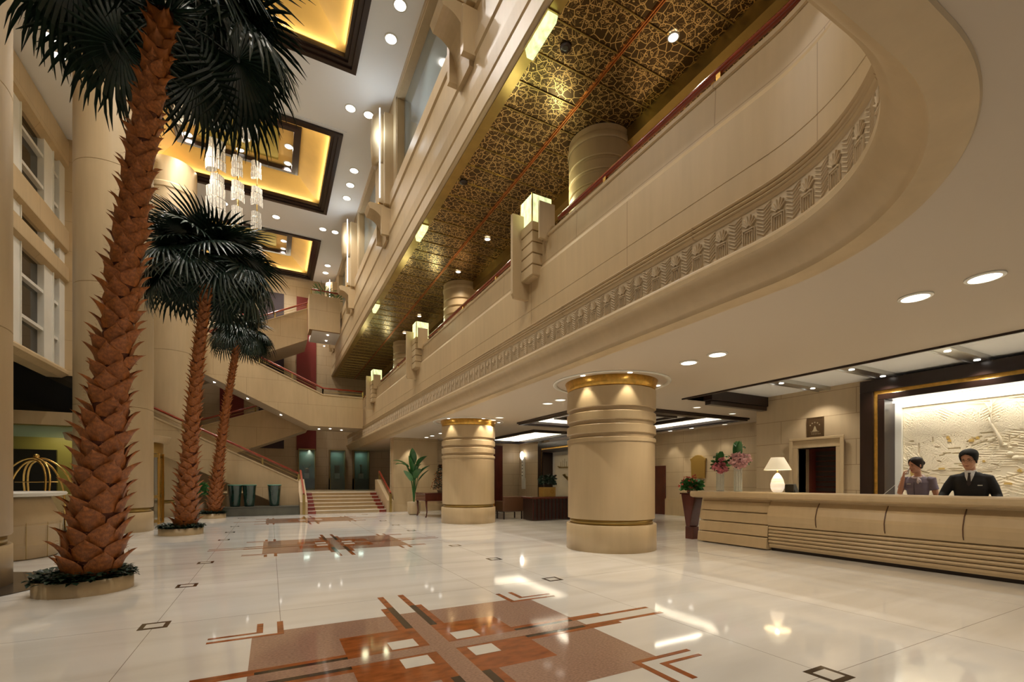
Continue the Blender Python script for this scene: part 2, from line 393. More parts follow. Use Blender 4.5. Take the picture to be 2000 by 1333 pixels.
# coffers with cove light
def coffer(x0,x1,y0,y1,nm,lab):
    b=MB();ringbox(b,x0-.02,x1+.02,y0-.02,y1+.02,.22,3.20,3.30)
    ringbox(b,x0+.02,x1-.02,y0+.02,y1-.02,.12,3.16,3.22)
    mx0,mx1,my0,my1=x0+.85,x1-.85,y0+.85,y1-.85
    if nm==1:
        ringbox(b,mx0,mx1,my0,my1,.16,3.30,3.42);ringbox(b,mx0+.6,mx1-.6,my0+.6,my1-.6,.12,3.34,3.42)
    r=struct('ceiling_coffer_frame',b,[m_dark],lab+', dark wood frame','ceiling coffer',bevel=.012)
    b=MB();b.box(x0-.3,x1+.3,y0-.3,y1+.3,3.62,3.66);ringbox(b,x0-.3,x1+.3,y0-.3,y1+.3,.04,3.29,3.62)
    if nm==1: b.box(mx0+.05,mx1-.05,my0+.05,my1-.05,3.40,3.44)
    else:
        for k in range(1,4): b.box(x0,x1,y0+(y1-y0)*k/4-.02,y0+(y1-y0)*k/4+.02,3.56,3.62)
    tag(b.build('ceiling_coffer_panel',m_white),lab+', pale inner panel','ceiling coffer',kind='structure')
    b=MB();ringbox(b,x0-.25,x1+.25,y0-.25,y1+.25,.05,3.32,3.35)
    if nm==1: ringbox(b,mx0+.1,mx1-.1,my0+.1,my1-.1,.05,3.46,3.5)
    tag(b.build('cove_light_strip',m_cove),lab+', warm cove light strip','light','cove lights of the lower ceiling')
coffer(*D1,1,'large square ceiling coffer behind the near round pillar')
coffer(*D2,2,'long ceiling coffer between the two round pillars')

# ================================================================= MEZZANINE PARAPET
prof=[(-.06,3.249),(-.05,3.235),(0,3.232),(.14,3.245),(.155,3.285),(.17,3.30),(.205,3.33),(.25,3.39),(.29,3.46),(.315,3.52),(.35,3.545),(.35,3.60),(.325,3.62),(.31,3.655),(.28,3.665)]
prof2=[(.28,4.0),(.30,4.015),(.31,4.035)]
for k in range(3):
    z0=4.035+k*.048
    prof2+=[(.285,z0),(.30,z0+.006),(.318,z0+.024),(.30,z0+.042),(.285,z0+.047)]
prof2+=[(.20,4.19),(.20,4.50),(.205,4.505),(.20,4.51),(.20,5.12),(.20,5.13),(.15,5.22),(.14,5.66),(.16,5.67),(.16,5.72),(-.12,5.72),(-.12,4.5)]
def sweep(pr,PT,mb,mi=0,smooth=False):
    n=len(pr);vs=[];fs=[]
    for p,nn in PT:
        for o,z in pr: vs.append((p.x+nn.x*o,p.y+nn.y*o,z))
    for i in range(len(PT)-1):
        for j in range(n-1): fs.append((i*n+j,(i+1)*n+j,(i+1)*n+j+1,i*n+j+1))
    mb.add(vs,fs,mi,smooth)
PF=path(.15)
PT2=[q for i,q in enumerate(PF) if q[0].x>-2]
b=MB();sweep(prof,PF,b,0);o=struct('trim_mezzanine',b,m_stonep,'moulded limestone cornice along the curved mezzanine edge','cornice')
for p in o.data.polygons:p.use_smooth=True
md=o.modifiers.new('e','EDGE_SPLIT');md.split_angle=.6
b=MB();sweep([(.28,3.665),(.28,4.0)],PF,b,0);sweep(prof2,PF,b,1);o=struct('wall_mezzanine',b,[m_frieze,m_stonej],'curved limestone mezzanine parapet with reeded band','parapet')
for p in o.data.polygons:p.use_smooth=True
md=o.modifiers.new('e','EDGE_SPLIT');md.split_angle=.45
# frieze motifs
def pathpt(s):
    L1=30.2-AY
    if s<L1: return Vector((LX,30.2-s,0)),Vector((-1,0,0)),Vector((0,-1,0))
    s-=L1;R=AR-.28;L2=R*PI/2
    if s<L2:
        t=-s/R;d=Vector((math.cos(t),math.sin(t),0));return Vector((AX,AY,0))+d*AR,-d,Vector((math.sin(t),-math.cos(t),0))
    return Vector((AX-(s-L2),LY,0)),Vector((0,1,0)),Vector((-1,0,0))
mot=[]
def seg(a,c,w,h=.012): mot.append((a,c,w,h))
Z0,Z1=3.68,3.985;W=.31
# gate (nested doorway)
for k,(hw,zt) in enumerate(((.062,.135),(.040,.115))):
    seg((-hw,0),(-hw,zt),.010);seg((hw,0),(hw,zt),.010);seg((-hw,zt),(hw,zt),.010)
seg((-.013,0),(-.013,.10),.008);seg((.013,0),(.013,.10),.008)
# fan of leaves above
for a in(-62,-38,-14,14,38,62):
    t=math.radians(a);seg((math.sin(t)*.02,.15+math.cos(t)*.02),(math.sin(t)*.085,.15+math.cos(t)*.125),.014,.016)
seg((-.045,.142),(.045,.142),.012)
# herringbone between
for sx in(-1,1):
    for k in range(9):
        z=.01+k*.036
        if z<.295: seg((sx*.155,z),(sx*.082,min(z+.05,.3)),.010,.008)
b=MB();s=.6;Ltot=(30.2-AY)+(AR-.28)*PI/2+1.5
while s<Ltot:
    for (a,c,w,h) in mot:
        pa,na,ta=pathpt(s+a[0]);pc,nc,tc_=pathpt(s+c[0])
        A=pa+na*.284+Vector((0,0,Z0+a[1]));B=pc+nc*.284+Vector((0,0,Z0+c[1]))
        d=(B-A);L=d.length;d.normalize();n=na;u=d.cross(n)
        cc=(A+B)/2
        P=[cc-d*L/2-u*w/2,cc+d*L/2-u*w/2,cc+d*L/2+u*w/2,cc-d*L/2+u*w/2]
        Q=[cc-d*L/2+n*h-u*w*.2,cc+d*L/2+n*h-u*w*.2,cc+d*L/2+n*h+u*w*.2,cc-d*L/2+n*h+u*w*.2]
        b.add(P+Q,[(4,5,6,7),(0,1,5,4),(1,2,6,5),(2,3,7,6),(3,0,4,7)])
    s+=W
struct('trim_frieze',b,m_frieze,'carved frieze of gateways and palm fans along the mezzanine','frieze')

# hand rail on mezzanine
PR=[q for q in path(.6,y1=29.9) if q[0].x>-.5]
root=thing('mezzanine_handrail',(4.5,15,5.72),'long red wooden handrail on brass posts along the curved mezzanine parapet','handrail')
PRF=[q for q in path(.15,y1=29.9) if q[0].x>-.5]
seg_=[];cur_=[]
for p,n in PRF:
    inpier=p.x>4.4 and any(yn-.36<p.y<yn+.52 for yn in(7.2,14.7,21.9))
    if inpier:
        if len(cur_)>1: seg_.append(cur_)
        cur_=[]
    else: cur_.append(p)
seg_.append(cur_)
for sg_ in seg_:
    MB().tube([(p.x,p.y,5.96) for p in sg_],.042,8).build('rail',m_rail,root)
    MB().tube([(p.x,p.y,5.80) for p in sg_],.013,6).build('lower_bar',m_brass,root)
for yy in [3.5,5.5,9.3,11.3,13.3,16.3,18.3,20.3,23.5,25.5,27.5,29.5]:
    b=MB();b.box(4.475,4.525,yy-.03,yy+.03,5.72,5.94);b.build('post',m_brass,root)

# ================================================================= UPPER STOREY (right)
b=MB();b.box(3.50,9.,-7,30.2,7.75,7.80,0)
for k in range(66):
    yy=-5+.55*k-.10
    b.box(3.52,4.62,yy-.009,yy+.009,7.735,7.75,1);b.box(4.66,5.75,yy-.009,yy+.009,7.735,7.75,1);b.box(6.0,9,yy-.009,yy+.009,7.735,7.75,1)
b.box(4.615,4.63,-5,30,7.72,7.75,2);b.box(4.65,4.665,-5,30,7.72,7.75,2)
struct('ceiling_bronze',b,[m_fret,m_bronzestrip,m_copper],'pierced bronze leaf-pattern ceiling panels above the mezzanine','ceiling')
b=MB();b.box(5.75,6.0,-7,30,7.5,7.76);struct('trim_3',b,m_bronzestrip,'bronze beam along the inner side of the fretwork ceiling','ceiling trim')
b=MB();b.box(3.34,3.52,-7,30.2,7.735,7.8);struct('trim_4',b,m_bronzestrip,'bronze edge strip of the fretwork ceiling','ceiling trim')
b=MB();b.box(9,9.1,-7,30.2,4.6,7.8);struct('wall_mezzanine_back',b,m_stonej,'shaded stone wall at the back of the mezzanine','wall')
up=[(3.36,7.75),(3.28,7.78),(3.26,7.80),(3.26,8.12),(3.30,8.14),(3.32,8.15),(3.32,8.17),(3.30,8.18),(3.32,8.20),(3.32,8.24),(3.36,8.27),(3.32,8.33),(3.30,8.6),(3.30,9.05),(3.27,9.10),(3.27,9.4),(3.30,9.42),(3.34,9.5),(3.34,9.95),(3.30,10.0),(3.30,10.35),(3.62,10.36),(3.62,7.76)]
b=MB();b.prism(up,'y',-7,30.2);struct('wall_upper_gallery',b,m_stonep,'moulded limestone wall band below the gallery windows','wall')
WIN=[(-6,-.4),(1.6,7.3),(9.0,14.2),(15.8,21.05),(22.6,27.9)]
b=MB();prev=-7
for a,c in WIN: b.box(3.42,3.7,prev,a,10.3,ZT);prev=c
b.box(3.42,3.7,prev,30.2,10.3,ZT)
for a,c in WIN: b.box(3.42,3.7,a,c,13.2,ZT)
struct('wall_right_upper',b,m_stonep,'limestone piers between the gallery windows','wall')
for i,(a,c) in enumerate(WIN):
    r=tag(MB().box(3.66,3.69,a,c,10.36,13.2).build('window_%d'%(i+1),m_blueglass),'blue-grey gallery window, number %d along the upper wall'%(i+1),'window',kind='structure')
    r['label']=['blue-grey gallery window behind the camera end of the wall','blue-grey gallery window nearest, cut by the top of the picture','blue-grey gallery window between the two scrolled brackets','narrow-looking blue-grey gallery window beyond the second bracket','farthest blue-grey gallery window near the stair landing'][i]
    b=MB();b.box(3.44,3.66,a,a+.07,10.36,13.2);b.box(3.44,3.66,c-.07,c,10.36,13.2);b.box(3.44,3.66,a,c,13.13,13.2);b.build('window_frame',m_whitemarble if 0 else m_stonep,r)
# bracket ornaments on piers
def bracket(yc,lab):
    root=thing('scrolled_bracket_ornament',(3.42,yc,8.9),lab,'wall ornament','scrolled stone brackets on the gallery wall')
    w=.30
    b=MB()   # curved corbel
    pts=[(3.36,8.95),(3.22,8.95),(3.20,9.2)]
    for k in range(13):
        t=PI/2*k/12;pts.append((2.72+.48*math.cos(t)-.0,9.2+.62*math.sin(t)))
    pts+=[(2.66,9.95),(2.72,10.02),(3.36,10.02)]
    b.prism(pts,'y',yc-w,yc+w)
    b.box(3.05,3.36,yc-w-.12,yc-w,9.05,9.9);b.box(3.05,3.36,yc+w,yc+w+.12,9.05,9.9)
    b.build('corbel',m_stonep,root,bevel=.015)
    b=MB();b.box(3.14,3.44,yc-.42,yc+.42,10.02,12.9);b.build('backplate',m_stonep,root,bevel=.02)
    b=MB()
    for k in range(4): b.box(3.0,3.16,yc-.26+.14*k,yc-.17+.14*k,10.1,11.35)
    b.build('fluted_panel',m_stonep,root,bevel=.01)
    b=MB()
    vs=[]
    for j in range(9):
        z=11.4+1.5*j/8;r=.30+.05*math.sin(PI*j/8)
        vs.append([(3.14-r*math.sin(PI*k/8),yc-.28*math.cos(PI*k/8),z) for k in range(9)])
    b.loft(vs);b.build('curved_shield',m_stonep,root)
    b=MB()
    for k in range(5): b.sphere((3.02,yc-.2+.1*k,10.06+.02*(k%2)),.05,6)
    b.build('gilded_rosette',m_gold,root)
    b=MB();b.box(3.0,3.03,yc-.36,yc-.33,10.2,13.0);b.build('light_strip',m_coolstrip,root)
bracket(8.1,'scrolled stone bracket at the top edge of the picture');bracket(14.95,'tall scrolled stone bracket beside the middle gallery window')
bracket(21.8,'third scrolled stone bracket, above the upper stair landing');bracket(28.7,'farthest scrolled stone bracket by the back wall')

# ================================================================= ATRIUM CEILING with golden coffers
COF=[(-4.3,2.2,0.8,6.1),(-4.3,2.2,8.85,14.1),(-4.3,2.2,16.8,22.1),(-4.3,2.2,24.7,29.7)]
b=MB();gridplane(b,-9,3.7,-7,30.2,ZT,[(c[0],c[1],c[2],c[3]) for c in COF]);struct('ceiling',b,m_white,'high white atrium ceiling','ceiling')
COFL=[]
names=['behind the camera','at the top edge above the tall palm','in the middle with the crystal pendants','farthest, by the back wall']
for i,(x0,x1,y0,y1) in enumerate(COF):
    b=MB();ringbox(b,x0-.12,x1+.12,y0-.12,y1+.12,.10,ZT-.03,ZT);
    ringbox(b,x0-.02,x1+.02,y0-.02,y1+.02,.14,ZT-.10,ZT+.05,1);ringbox(b,x0+.12,x1-.12,y0+.12,y1-.12,.12,ZT-.05,ZT+.10,1);ringbox(b,x0+.24,x1-.24,y0+.24,y1-.24,.10,ZT,ZT+.12,1)
    q=1.32
    ringbox(b,x0+q,x1-q,y0+q,y1-q,.14,ZT+.50,ZT+.66,1);ringbox(b,x0+q-.1,x1-q+.1,y0+q-.1,y1-q+.1,.10,ZT+.56,ZT+.66,1)
    struct('ceiling_coffer_frame',b,[m_white,m_dark],'dark stepped frame of the golden ceiling coffer '+names[i],'ceiling coffer')
    b=MB();o=.3;A=[(x0+o,y0+o),(x1-o,y0+o),(x1-o,y1-o),(x0+o,y1-o)];B=[(x0+q,y0+q),(x1-q,y0+q),(x1-q,y1-q),(x0+q,y1-q)]
    for k in range(4):
        a,c=A[k],A[(k+1)%4];d,e=B[k],B[(k+1)%4]
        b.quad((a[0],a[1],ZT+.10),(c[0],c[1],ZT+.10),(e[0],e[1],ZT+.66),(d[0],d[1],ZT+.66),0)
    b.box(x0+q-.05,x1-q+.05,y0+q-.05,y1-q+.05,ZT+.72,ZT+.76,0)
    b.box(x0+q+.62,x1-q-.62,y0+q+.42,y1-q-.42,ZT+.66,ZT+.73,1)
    struct('ceiling_coffer_panel',b,[m_goldflat,m_goldpanel],'golden inner panel of the ceiling coffer '+names[i],'ceiling coffer')
    # coffer_glow: unseen area lights added along the frame to light the golden slopes
    q2=q+.28;k=0
    for (fx,fy) in ((0,0),(.5,0),(1,0),(0,1),(.5,1),(1,1),(0,.5),(1,.5)):
        px=x0+q2+(x1-x0-2*q2)*fx;py=y0+q2+(y1-y0-2*q2)*fy;k+=1
        COFL.append((px,py,ZT+.72,i,k,fx,fy))
    for (lx,ly,sg) in (((x0+x1)/2,y0+.36,1),((x0+x1)/2,y1-.36,-1)):
        light('AREA','coffer_glow',(lx,ly,ZT+.07),19,(1,.86,.60),x1-x0-1.2,rot=(sg*(PI/2+.16),0,0),sy=.08)
    for ly,sg in((x0+.36,-1),(x1-.36,1)): light('AREA','coffer_glow',(ly,(y0+y1)/2,ZT+.07),17,(1,.86,.60),.08,rot=(0,sg*(PI/2+.16),0),sy=y1-y0-1.2)
# ================================================================= LEFT FACADE
b=MB();XF=-6.4
def ledge(z0,z1,dep=.32):
    b.prism([(XF-.5,z0),(XF-.1,z0),(XF+dep*.3,z0+.12),(XF+dep*.3,z1-.1),(XF+.0,z1),(XF-.5,z1)],'y',-7,21.6)
ledge(12.3,13.4);ledge(9.3,10.24);ledge(8.25,8.94);ledge(4.96,5.28)
struct('wall_left',b,m_stonej,'pale stone ledges of the tall glazed wall behind the palms','wall')
b=MB()
for yy in(20.35,18.1,15.9,13.7,11.5,9.3,7.1,4.9,2.7,.5): b.box(XF-.2,XF-.04,yy-.34,yy+.34,5.2,12.4,0);b.box(XF-.04,XF-.01,yy+.30,yy+.34,5.2,12.4,0)
for z in(11.74,10.73,7.4,6.2): b.box(XF-.2,XF-.06,-7,21.2,z-.05,z+.05,0)
b.box(XF-.3,XF-.02,21.15,21.6,5.2,12.4,0)
struct('trim_5',b,m_whitemarble,'white mullions and transoms of the tall glazed wall','window frame')
b=MB();b.box(XF-.26,XF-.20,-7,21.6,5.2,12.5);tag(b.build('window_6',m_blueglass if 0 else m_black),'dark night-time glass of the tall left facade','window',kind='structure')
b=MB();b.box(XF-3.,XF+3.2,21.6,21.8,3.72,3.71+.0+9.7,0)   # transverse wall beyond the facade
b.v=[];b.f=[];b.m=[];b.sm=[]
b.box(XF-.02,XF+2.6,21.6,21.9,5.05,ZT);b.box(-9.5,XF+2.6,21.5,21.9,3.28,3.74)
struct('wall_left_return',b,m_stonej,'tiled stone return wall left of the big columns','wall')
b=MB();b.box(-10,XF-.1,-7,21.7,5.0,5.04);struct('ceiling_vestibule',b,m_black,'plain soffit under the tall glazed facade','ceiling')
b=MB();b.box(-9.9,XF+.35,21.62,21.66,3.74,5.1);b.box(XF+.3,XF+2.6,21.6,21.9,3.74,5.05,1);struct('window_7',b,[m_black,m_stonej],'black glass panel above the stone lintel beyond the palm','window')
m_olive=M('olive_vestibule_wall',(.20,.17,.045),.4)
b=MB();b.box(-9.5,-3.9,23.2,23.3,0,3.3,0);b.box(-9.5,-3.9,21.55,23.2,3.24,3.30,0);struct('wall_vestibule',b,m_olive,'olive wall of the entrance vestibule seen under the lintel','wall')
b=MB();b.box(-9.2,-7.1,23.1,23.2,0,2.5);b.box(-6.3,-5.4,23.1,23.2,.0,2.5);struct('window_8',b,m_black,'dark glass door in the olive vestibule wall','window')
m_paleglass=M('pale_green_glass',(.42,.55,.42),.15,alpha=.5,spec=.8)
b=MB();b.box(-9.5,-4.6,21.6,21.63,2.85,3.28);struct('window_9',b,m_paleglass,'pale green glass transom under the stone lintel','window')
for x in(-7.,-5.8): light('AREA','vestibule_light',(x,22.4,3.2),14,(1,.9,.5),.7)
# outer left closing wall (dark outside)
b=MB();b.box(-10,-9.9,-7,23.3,0,13.4);struct('wall_left_outer',b,m_olive,'far dark wall of the entrance side','wall')

# ================================================================= BACK WALL
b=MB();b.box(-9,12,30,30.2,0,13.6);struct('wall_back',b,m_wallj,'banded limestone back wall behind the stairs','wall')
for (x0,x1,z0,z1,mm,nm,lab) in ((1.35,2.42,3.2,12.3,m_redpanel,'red','tall dark red wall panel in the middle of the back wall'),(-.62,.68,3.25,12.3,m_purple,'p','tall aubergine wall panel left of the middle red panel'),(-2.5,-1.35,3.2,12.3,m_redpanel,'red','tall dark red wall panel behind the third palm'),(-4.6,-3.4,3.2,12.3,m_purple,'p','aubergine wall panel behind the second palm')):
    tag(MB().box(x0,x1,29.93,30,z0,z1).build('wall_hanging_panel',mm),lab,'wall panel','coloured panels on the back wall')
# ================================================================= RIGHT SIDE WALLS
b=MB()
WX=11.2
# wall behind reception, with doorway Y 5.65..6.5, z 0..2.1, and mural opening Y -1.5..4.85
b.box(WX,WX+.3,6.52,7.52,0,3.47);b.box(WX,WX+.3,5.68,6.52,2.1,3.47);b.box(WX,WX+.3,4.85,5.68,0,3.47)
b.box(WX,WX+2.8,7.52,7.6,0,3.47);b.box(13.95,14.1,7.52,13.9,0,3.3)
b.box(WX,WX+.3,14.0,15.0,0,3.3);b.box(WX,WX+.3,18.1,20.5,0,3.3);b.box(WX,14.1,13.9,14.0,0,3.3)
b.box(4.72,WX+.3,20.5,20.7,0,3.3)
struct('wall_right',b,m_wallj,'banded limestone wall around the reception and lounge','wall')
b=MB();b.box(6.82,WX,20.42,20.5,0,.32);b.box(13.87,13.95,7.6,13.9,0,.62);b.box(13.9,13.95,7.6,13.9,.62,.66)
struct('baseboard_right',b,m_stonep,'plain stone plinth along the lounge walls','baseboard')
b=MB();b.box(4.75,6.75,20.15,20.5,0,3.26);b.box(4.73,6.8,20.1,20.5,0,.32);b.box(4.75,6.75,20.1,20.15,3.1,3.26)
struct('wall_pilaster',b,m_stonej,'lit limestone pier behind the big-leaved plant','wall')
# doorway
b=MB()
b.box(WX-.06,WX+.3,6.52,6.66,0,2.1);b.box(WX-.06,WX+.3,5.54,5.68,0,2.1);b.box(WX-.06,WX+.3,5.54,6.66,2.1,2.28)
b.box(WX-.1,WX-.06,6.62,6.70,0,2.28);b.box(WX-.1,WX-.06,5.50,5.58,0,2.28);b.box(WX-.1,WX-.06,5.5,6.7,2.28,2.34)
struct('trim_door',b,m_stonep,'limestone surround of the doorway behind the desk','door surround',bevel=.01)
r=tag(MB().box(WX+.42,WX+.46,5.0,6.52,0,2.1).build('door_1',m_redwood),'dark wooden door deep in the doorway behind the lamp','door',kind='structure')
b=MB()
for k in range(16): b.box(WX+.40,WX+.42,5.1,6.35,.1+k*.122,.1+k*.122+.09)
b.build('door_louvre',m_dark,r)
b=MB();b.box(WX+.301,WX+1.2,6.52,6.6,0,2.12);b.box(WX+.301,WX+1.2,5.0,5.08,0,2.12);b.box(WX+.301,WX+1.2,5.0,6.6,2.12,2.2);struct('wall_doorway_recess',b,m_stonej,'stone reveal of the doorway behind the desk','wall')
tag(MB().box(13.86,13.93,13.3,13.88,0,1.95).build('door_2',m_redwood),'dark red door beside the near round pillar','door',kind='structure')
# dark wood strip at far transverse wall
tag(MB().box(9.55,10.2,20.38,20.5,0,3.1).build('door_3',m_redwood),'tall dark red wood door behind the brown chair','door',kind='structure')
b=MB();b.box(WX-.06,WX,18.3,18.55,0,3.2);b.box(WX-.04,WX,18.1,20.4,.42,.46);struct('trim_6',b,m_whitemarble,'pale marble strip beside the far mural frame','wall trim')
# back walls outside view that close the lounge
b=MB();b.box(14.1,16,13.9,14,0,3.3);b.box(16,16.1,-7,14,0,3.5);struct('wall_far_right',b,m_stonej,'outer stone wall of the lounge','wall')
# ================================================================= STAIR LANDING AND STEPS
b=MB()
b.box(1.3,4.72,22.63,30,0,.83,0);b.box(4.72,12,20.72,30,0,.83,0);b.box(-8,1.3,22.6,30,0,.83,0)
struct('floor_landing',b,m_stonep,'raised stone landing at the foot of the back wall','floor')
root=thing('entrance_steps',(3.0,20.15,0),'six broad shallow limestone steps with red marble ends','steps')
for k in range(6):
    y0=20.15+k*.41;z0=.1383*k
    b=MB();b.box(1.62,4.14,y0,22.62,z0,z0+.11,0);b.box(1.62,4.14,y0-.03,22.62,z0+.11,z0+.1383,0)
    b.box(1.32,1.62,y0,22.62,z0,z0+.1383,1);b.box(4.14,4.42,y0,22.62,z0,z0+.1383,1);b.box(1.32,4.42,y0-.035,y0-.03,z0+.115,z0+.1383,2)
    b.build('step',[m_stonep,m_rail,m_whitemarble],root)
for sx,xa,xb,lab in((-1,1.02,1.30,'low stone stair wall with orange handrail left of the broad steps'),(1,4.44,4.70,'low stone stair wall with orange handrail right of the broad steps')):
    root=thing('stair_balustrade',((xa+xb)/2,20.1,0),lab,'balustrade','stone balustrades of the broad steps')
    b=MB();b.prism([(19.95,0),(19.95,.50),(22.2,1.42),(22.6,1.42),(22.6,0)],'x',xa,xb);b.build('stone_wall',m_stonep,root,bevel=.01)
    xm=(xa+xb)/2
    b=MB();b.bar((xm,19.95,.82),(xm,22.3,1.80),.07,.07);b.build('handrail',m_rail,root)
    b=MB();b.box(xm-.05,xm+.05,19.9,20.0,0,.80);b.box(xm-.04,xm+.04,22.2,22.28,1.42,1.78);b.bar((xm,20.0,.62),(xm,22.25,1.6),.02,.02);b.build('rail_post',m_bronzestrip,root)
# ================================================================= SCISSOR STAIRS
def flight(nm,top,bot,y0,y1,lab,rail=True,mat=m_stonej):
    root=thing(nm,(top[0][0],y0,bot[0][1]),lab,'staircase','flights of the scissor staircase')
    b=MB();b.prism(top+bot[::-1],'y',y0,y0+.16);b.build('parapet',mat,root)
    # soffit slab and back parapet
    b=MB();sl=[(x,z+.0) for x,z in bot];b.prism(sl+[(x,z+.28) for x,z in bot[::-1]],'y',y0+.16,y1);b.build('soffit',m_cream,root)
    b=MB();b.prism([(x,z) for x,z in top]+[(x,z+.28) for x,z in bot[::-1]],'y',y1-.16,y1);b.build('rear_parapet',mat,root)
    b=MB();b.prism([(x,z) for x,z in top]+[(x,z-.06) for x,z in top[::-1]],'y',y0-.03,y0+.2);b.build('coping',m_stonep,root)
    if rail:
        b=MB();b.tube([(x,y0+.08,z+.30) for x,z in top],.045,8);b.build('handrail',m_rail,root)
        b=MB()
        for i in range(len(top)-1):
            (xa,za),(xb,zb)=top[i],top[i+1];n=max(1,int(abs(xb-xa)/1.3))
            for k in range(n+1):
                t=k/n;x=xa+(xb-xa)*t;z=za+(zb-za)*t;b.box(x-.03,x+.03,y0+.05,y0+.11,z,z+.28)
            b.bar((xa,y0+.08,za+.14),(xb,y0+.08,zb+.14),.015,.015)
        b.build('rail_post',m_bronzestrip,root)
    return root
f1=flight('staircase_flight',[(1.01,1.35),(-4.2,3.914)],[(1.01,.04),(-4.2,2.611)],20.7,22.5,'lowest stone stair flight rising left behind the green vases')
f2=flight('staircase_flight',[(1.95,5.85),(-6,2.65+.3)],[(1.75,4.10),(-6,.95)],26.8,28.6,'second stone stair flight rising right, half hidden by the flight in front')
f3=flight('staircase_flight',[(4.2,5.66),(2.29,5.67),(-6.0,9.35)],[(4.2,4.05),(1.69,4.05),(-6.0,7.75)],24.5,26.6,'long diagonal stone stair flight joined to the mezzanine landing')
a4=ony(515,627,26.8);c4=ony(600,602,26.8);d4=ony(531,686,26.8);e4=ony(600,664,26.8)
sl=(c4.z-a4.z)/(c4.x-a4.x);s2=(e4.z-d4.z)/(e4.x-d4.x)
f4=flight('staircase_flight',[(1.74,c4.z+sl*(1.74-c4.x)),(-6,c4.z+sl*(-6-c4.x))],[(1.74,e4.z+s2*(1.74-e4.x)),(-6,e4.z+s2*(-6-e4.x))],26.8,29.4,'highest stone stair flight rising right to the upper landing')
root=thing('upper_landing',(2.6,25.7,9.17),'pale stone upper landing box with a small potted fern on it','stair landing')
b=MB();b.box(1.75,3.25,25.7,25.86,9.17,11.0);b.box(1.75,1.9,25.86,26.78,9.17,11.0);b.build('parapet',m_stonej,root)
b=MB();b.box(1.9,3.3,25.86,28.1,9.17,9.4);b.build('soffit',m_white,root)
b=MB();b.tube([(1.85,25.8,11.28),(3.36,25.8,11.28)],.04,8);b.build('handrail',m_rail,root)
b=MB();b.box(1.82,1.88,25.77,25.83,11,11.25);b.box(2.6,2.66,25.77,25.83,11,11.25);b.build('rail_post',m_bronzestrip,root)
for (px,py) in ((640,655),(637,666),(633,676)):
    p=onz(px,py,9.16);tag(MB().lathe([(.05,-.02),(.05,0)],p,12).build('stair_downlight',m_lens),'small round downlight under the upper stair landing, '+{640:'nearest the picture top of three',637:'middle of three',633:'lowest in the picture of three'}[px],'light','tiny downlights under the upper landing')
k=0
for (px,py,Y,z) in ((419,740,25.5,0),(484,772,25.5,0),(549,804,25.5,0)):
    p=ony(px,py,25.5)
    zz=4.05+(1.69-p.x)*(7.75-4.05)/7.69
    tag(MB().lathe([(.05,-.03),(.05,0.02)],(p.x,25.5,zz),12).build('stair_downlight',m_lens),'small round downlight under the long diagonal flight, '+['upper','middle','lower'][k]+' of three','light','tiny downlights under the diagonal flight');k+=1
for i,(x,y) in enumerate(((2.2,25.6),(2.7,25.2),(3.3,25.6))):
    tag(MB().lathe([(.05,-.03),(.05,0.02)],(x,y,4.05),12).build('stair_downlight',m_lens),'small round downlight under the mezzanine end landing, '+['left','middle','right'][i]+' of three','light','tiny downlights under the mezzanine end landing')
# ================================================================= ROUND PILLARS (lower)
def groove(R,z0,z1,d=.05): return [(R,z0-.012),(R-.012,z0),(R-d,z0+.002),(R-d,z1-.002),(R-.012,z1),(R,z1+.012)]
def pillar(x,y,lab,spots):
    root=thing('round_pillar',(x,y,0),lab,'pillar','round pillars of the lobby')
    R=.862
    b=MB();b.lathe([(R+.01,0),(R+.01,.49),(R,.50)],(x,y,0),64);b.build('base',m_stonep,root)
    b=MB();b.lathe([(R-.06,.50),(R-.06,.60)],(x,y,0),64);b.build('bronze_band',m_bronzestrip,root)
    b=MB();pr=[(R-.02,.60),(R-.02,2.1)]
    for z0 in(2.13,2.37,2.61): pr+=[(R,z0-.08)]+groove(R,z0,z0+.075)
    pr+=[(R,2.75),(R,3.05),(R-.02,3.065),(R-.04,3.07)]
    b.lathe(pr,(x,y,0),72);o=b.build('shaft',m_stonep,root)
    md=o.modifiers.new('e','EDGE_SPLIT');md.split_angle=.5
    b=MB();b.lathe([(R-.03,3.07),(R-.02,3.08),(R+.035,3.249)],(x,y,0),64);b.build('gold_capital',m_gold,root)
    b=MB();b.lathe([(R+.26,3.225),(R+.28,3.235),(R+.28,3.249),(R+.20,3.249),(R+.20,3.235),(R+.26,3.225)],(x,y,0),64,caps=False);b.build('ceiling_ring',m_whitemarble,root)
    for a in spots:
        t=math.radians(a);px,py=x+(R+.13)*math.cos(t),y+(R+.13)*math.sin(t)
        b=MB();b.lathe([(.001,3.238),(.045,3.24)],(px,py,0),12,caps=False);b.build('spot_lens',m_lens,root)
        light('SPOT','pillar_spot',(px,py,3.22),22,(1,.88,.66),.03,spot=1.3,blend=.5)
pillar(5.98,7.15,'thick round limestone pillar with gold capital, nearest to the reception desk',(-110,-160,-20))
pillar(5.68,13.83,'round limestone pillar with gold capital farther back by the wooden table',(-85,-150,-20))
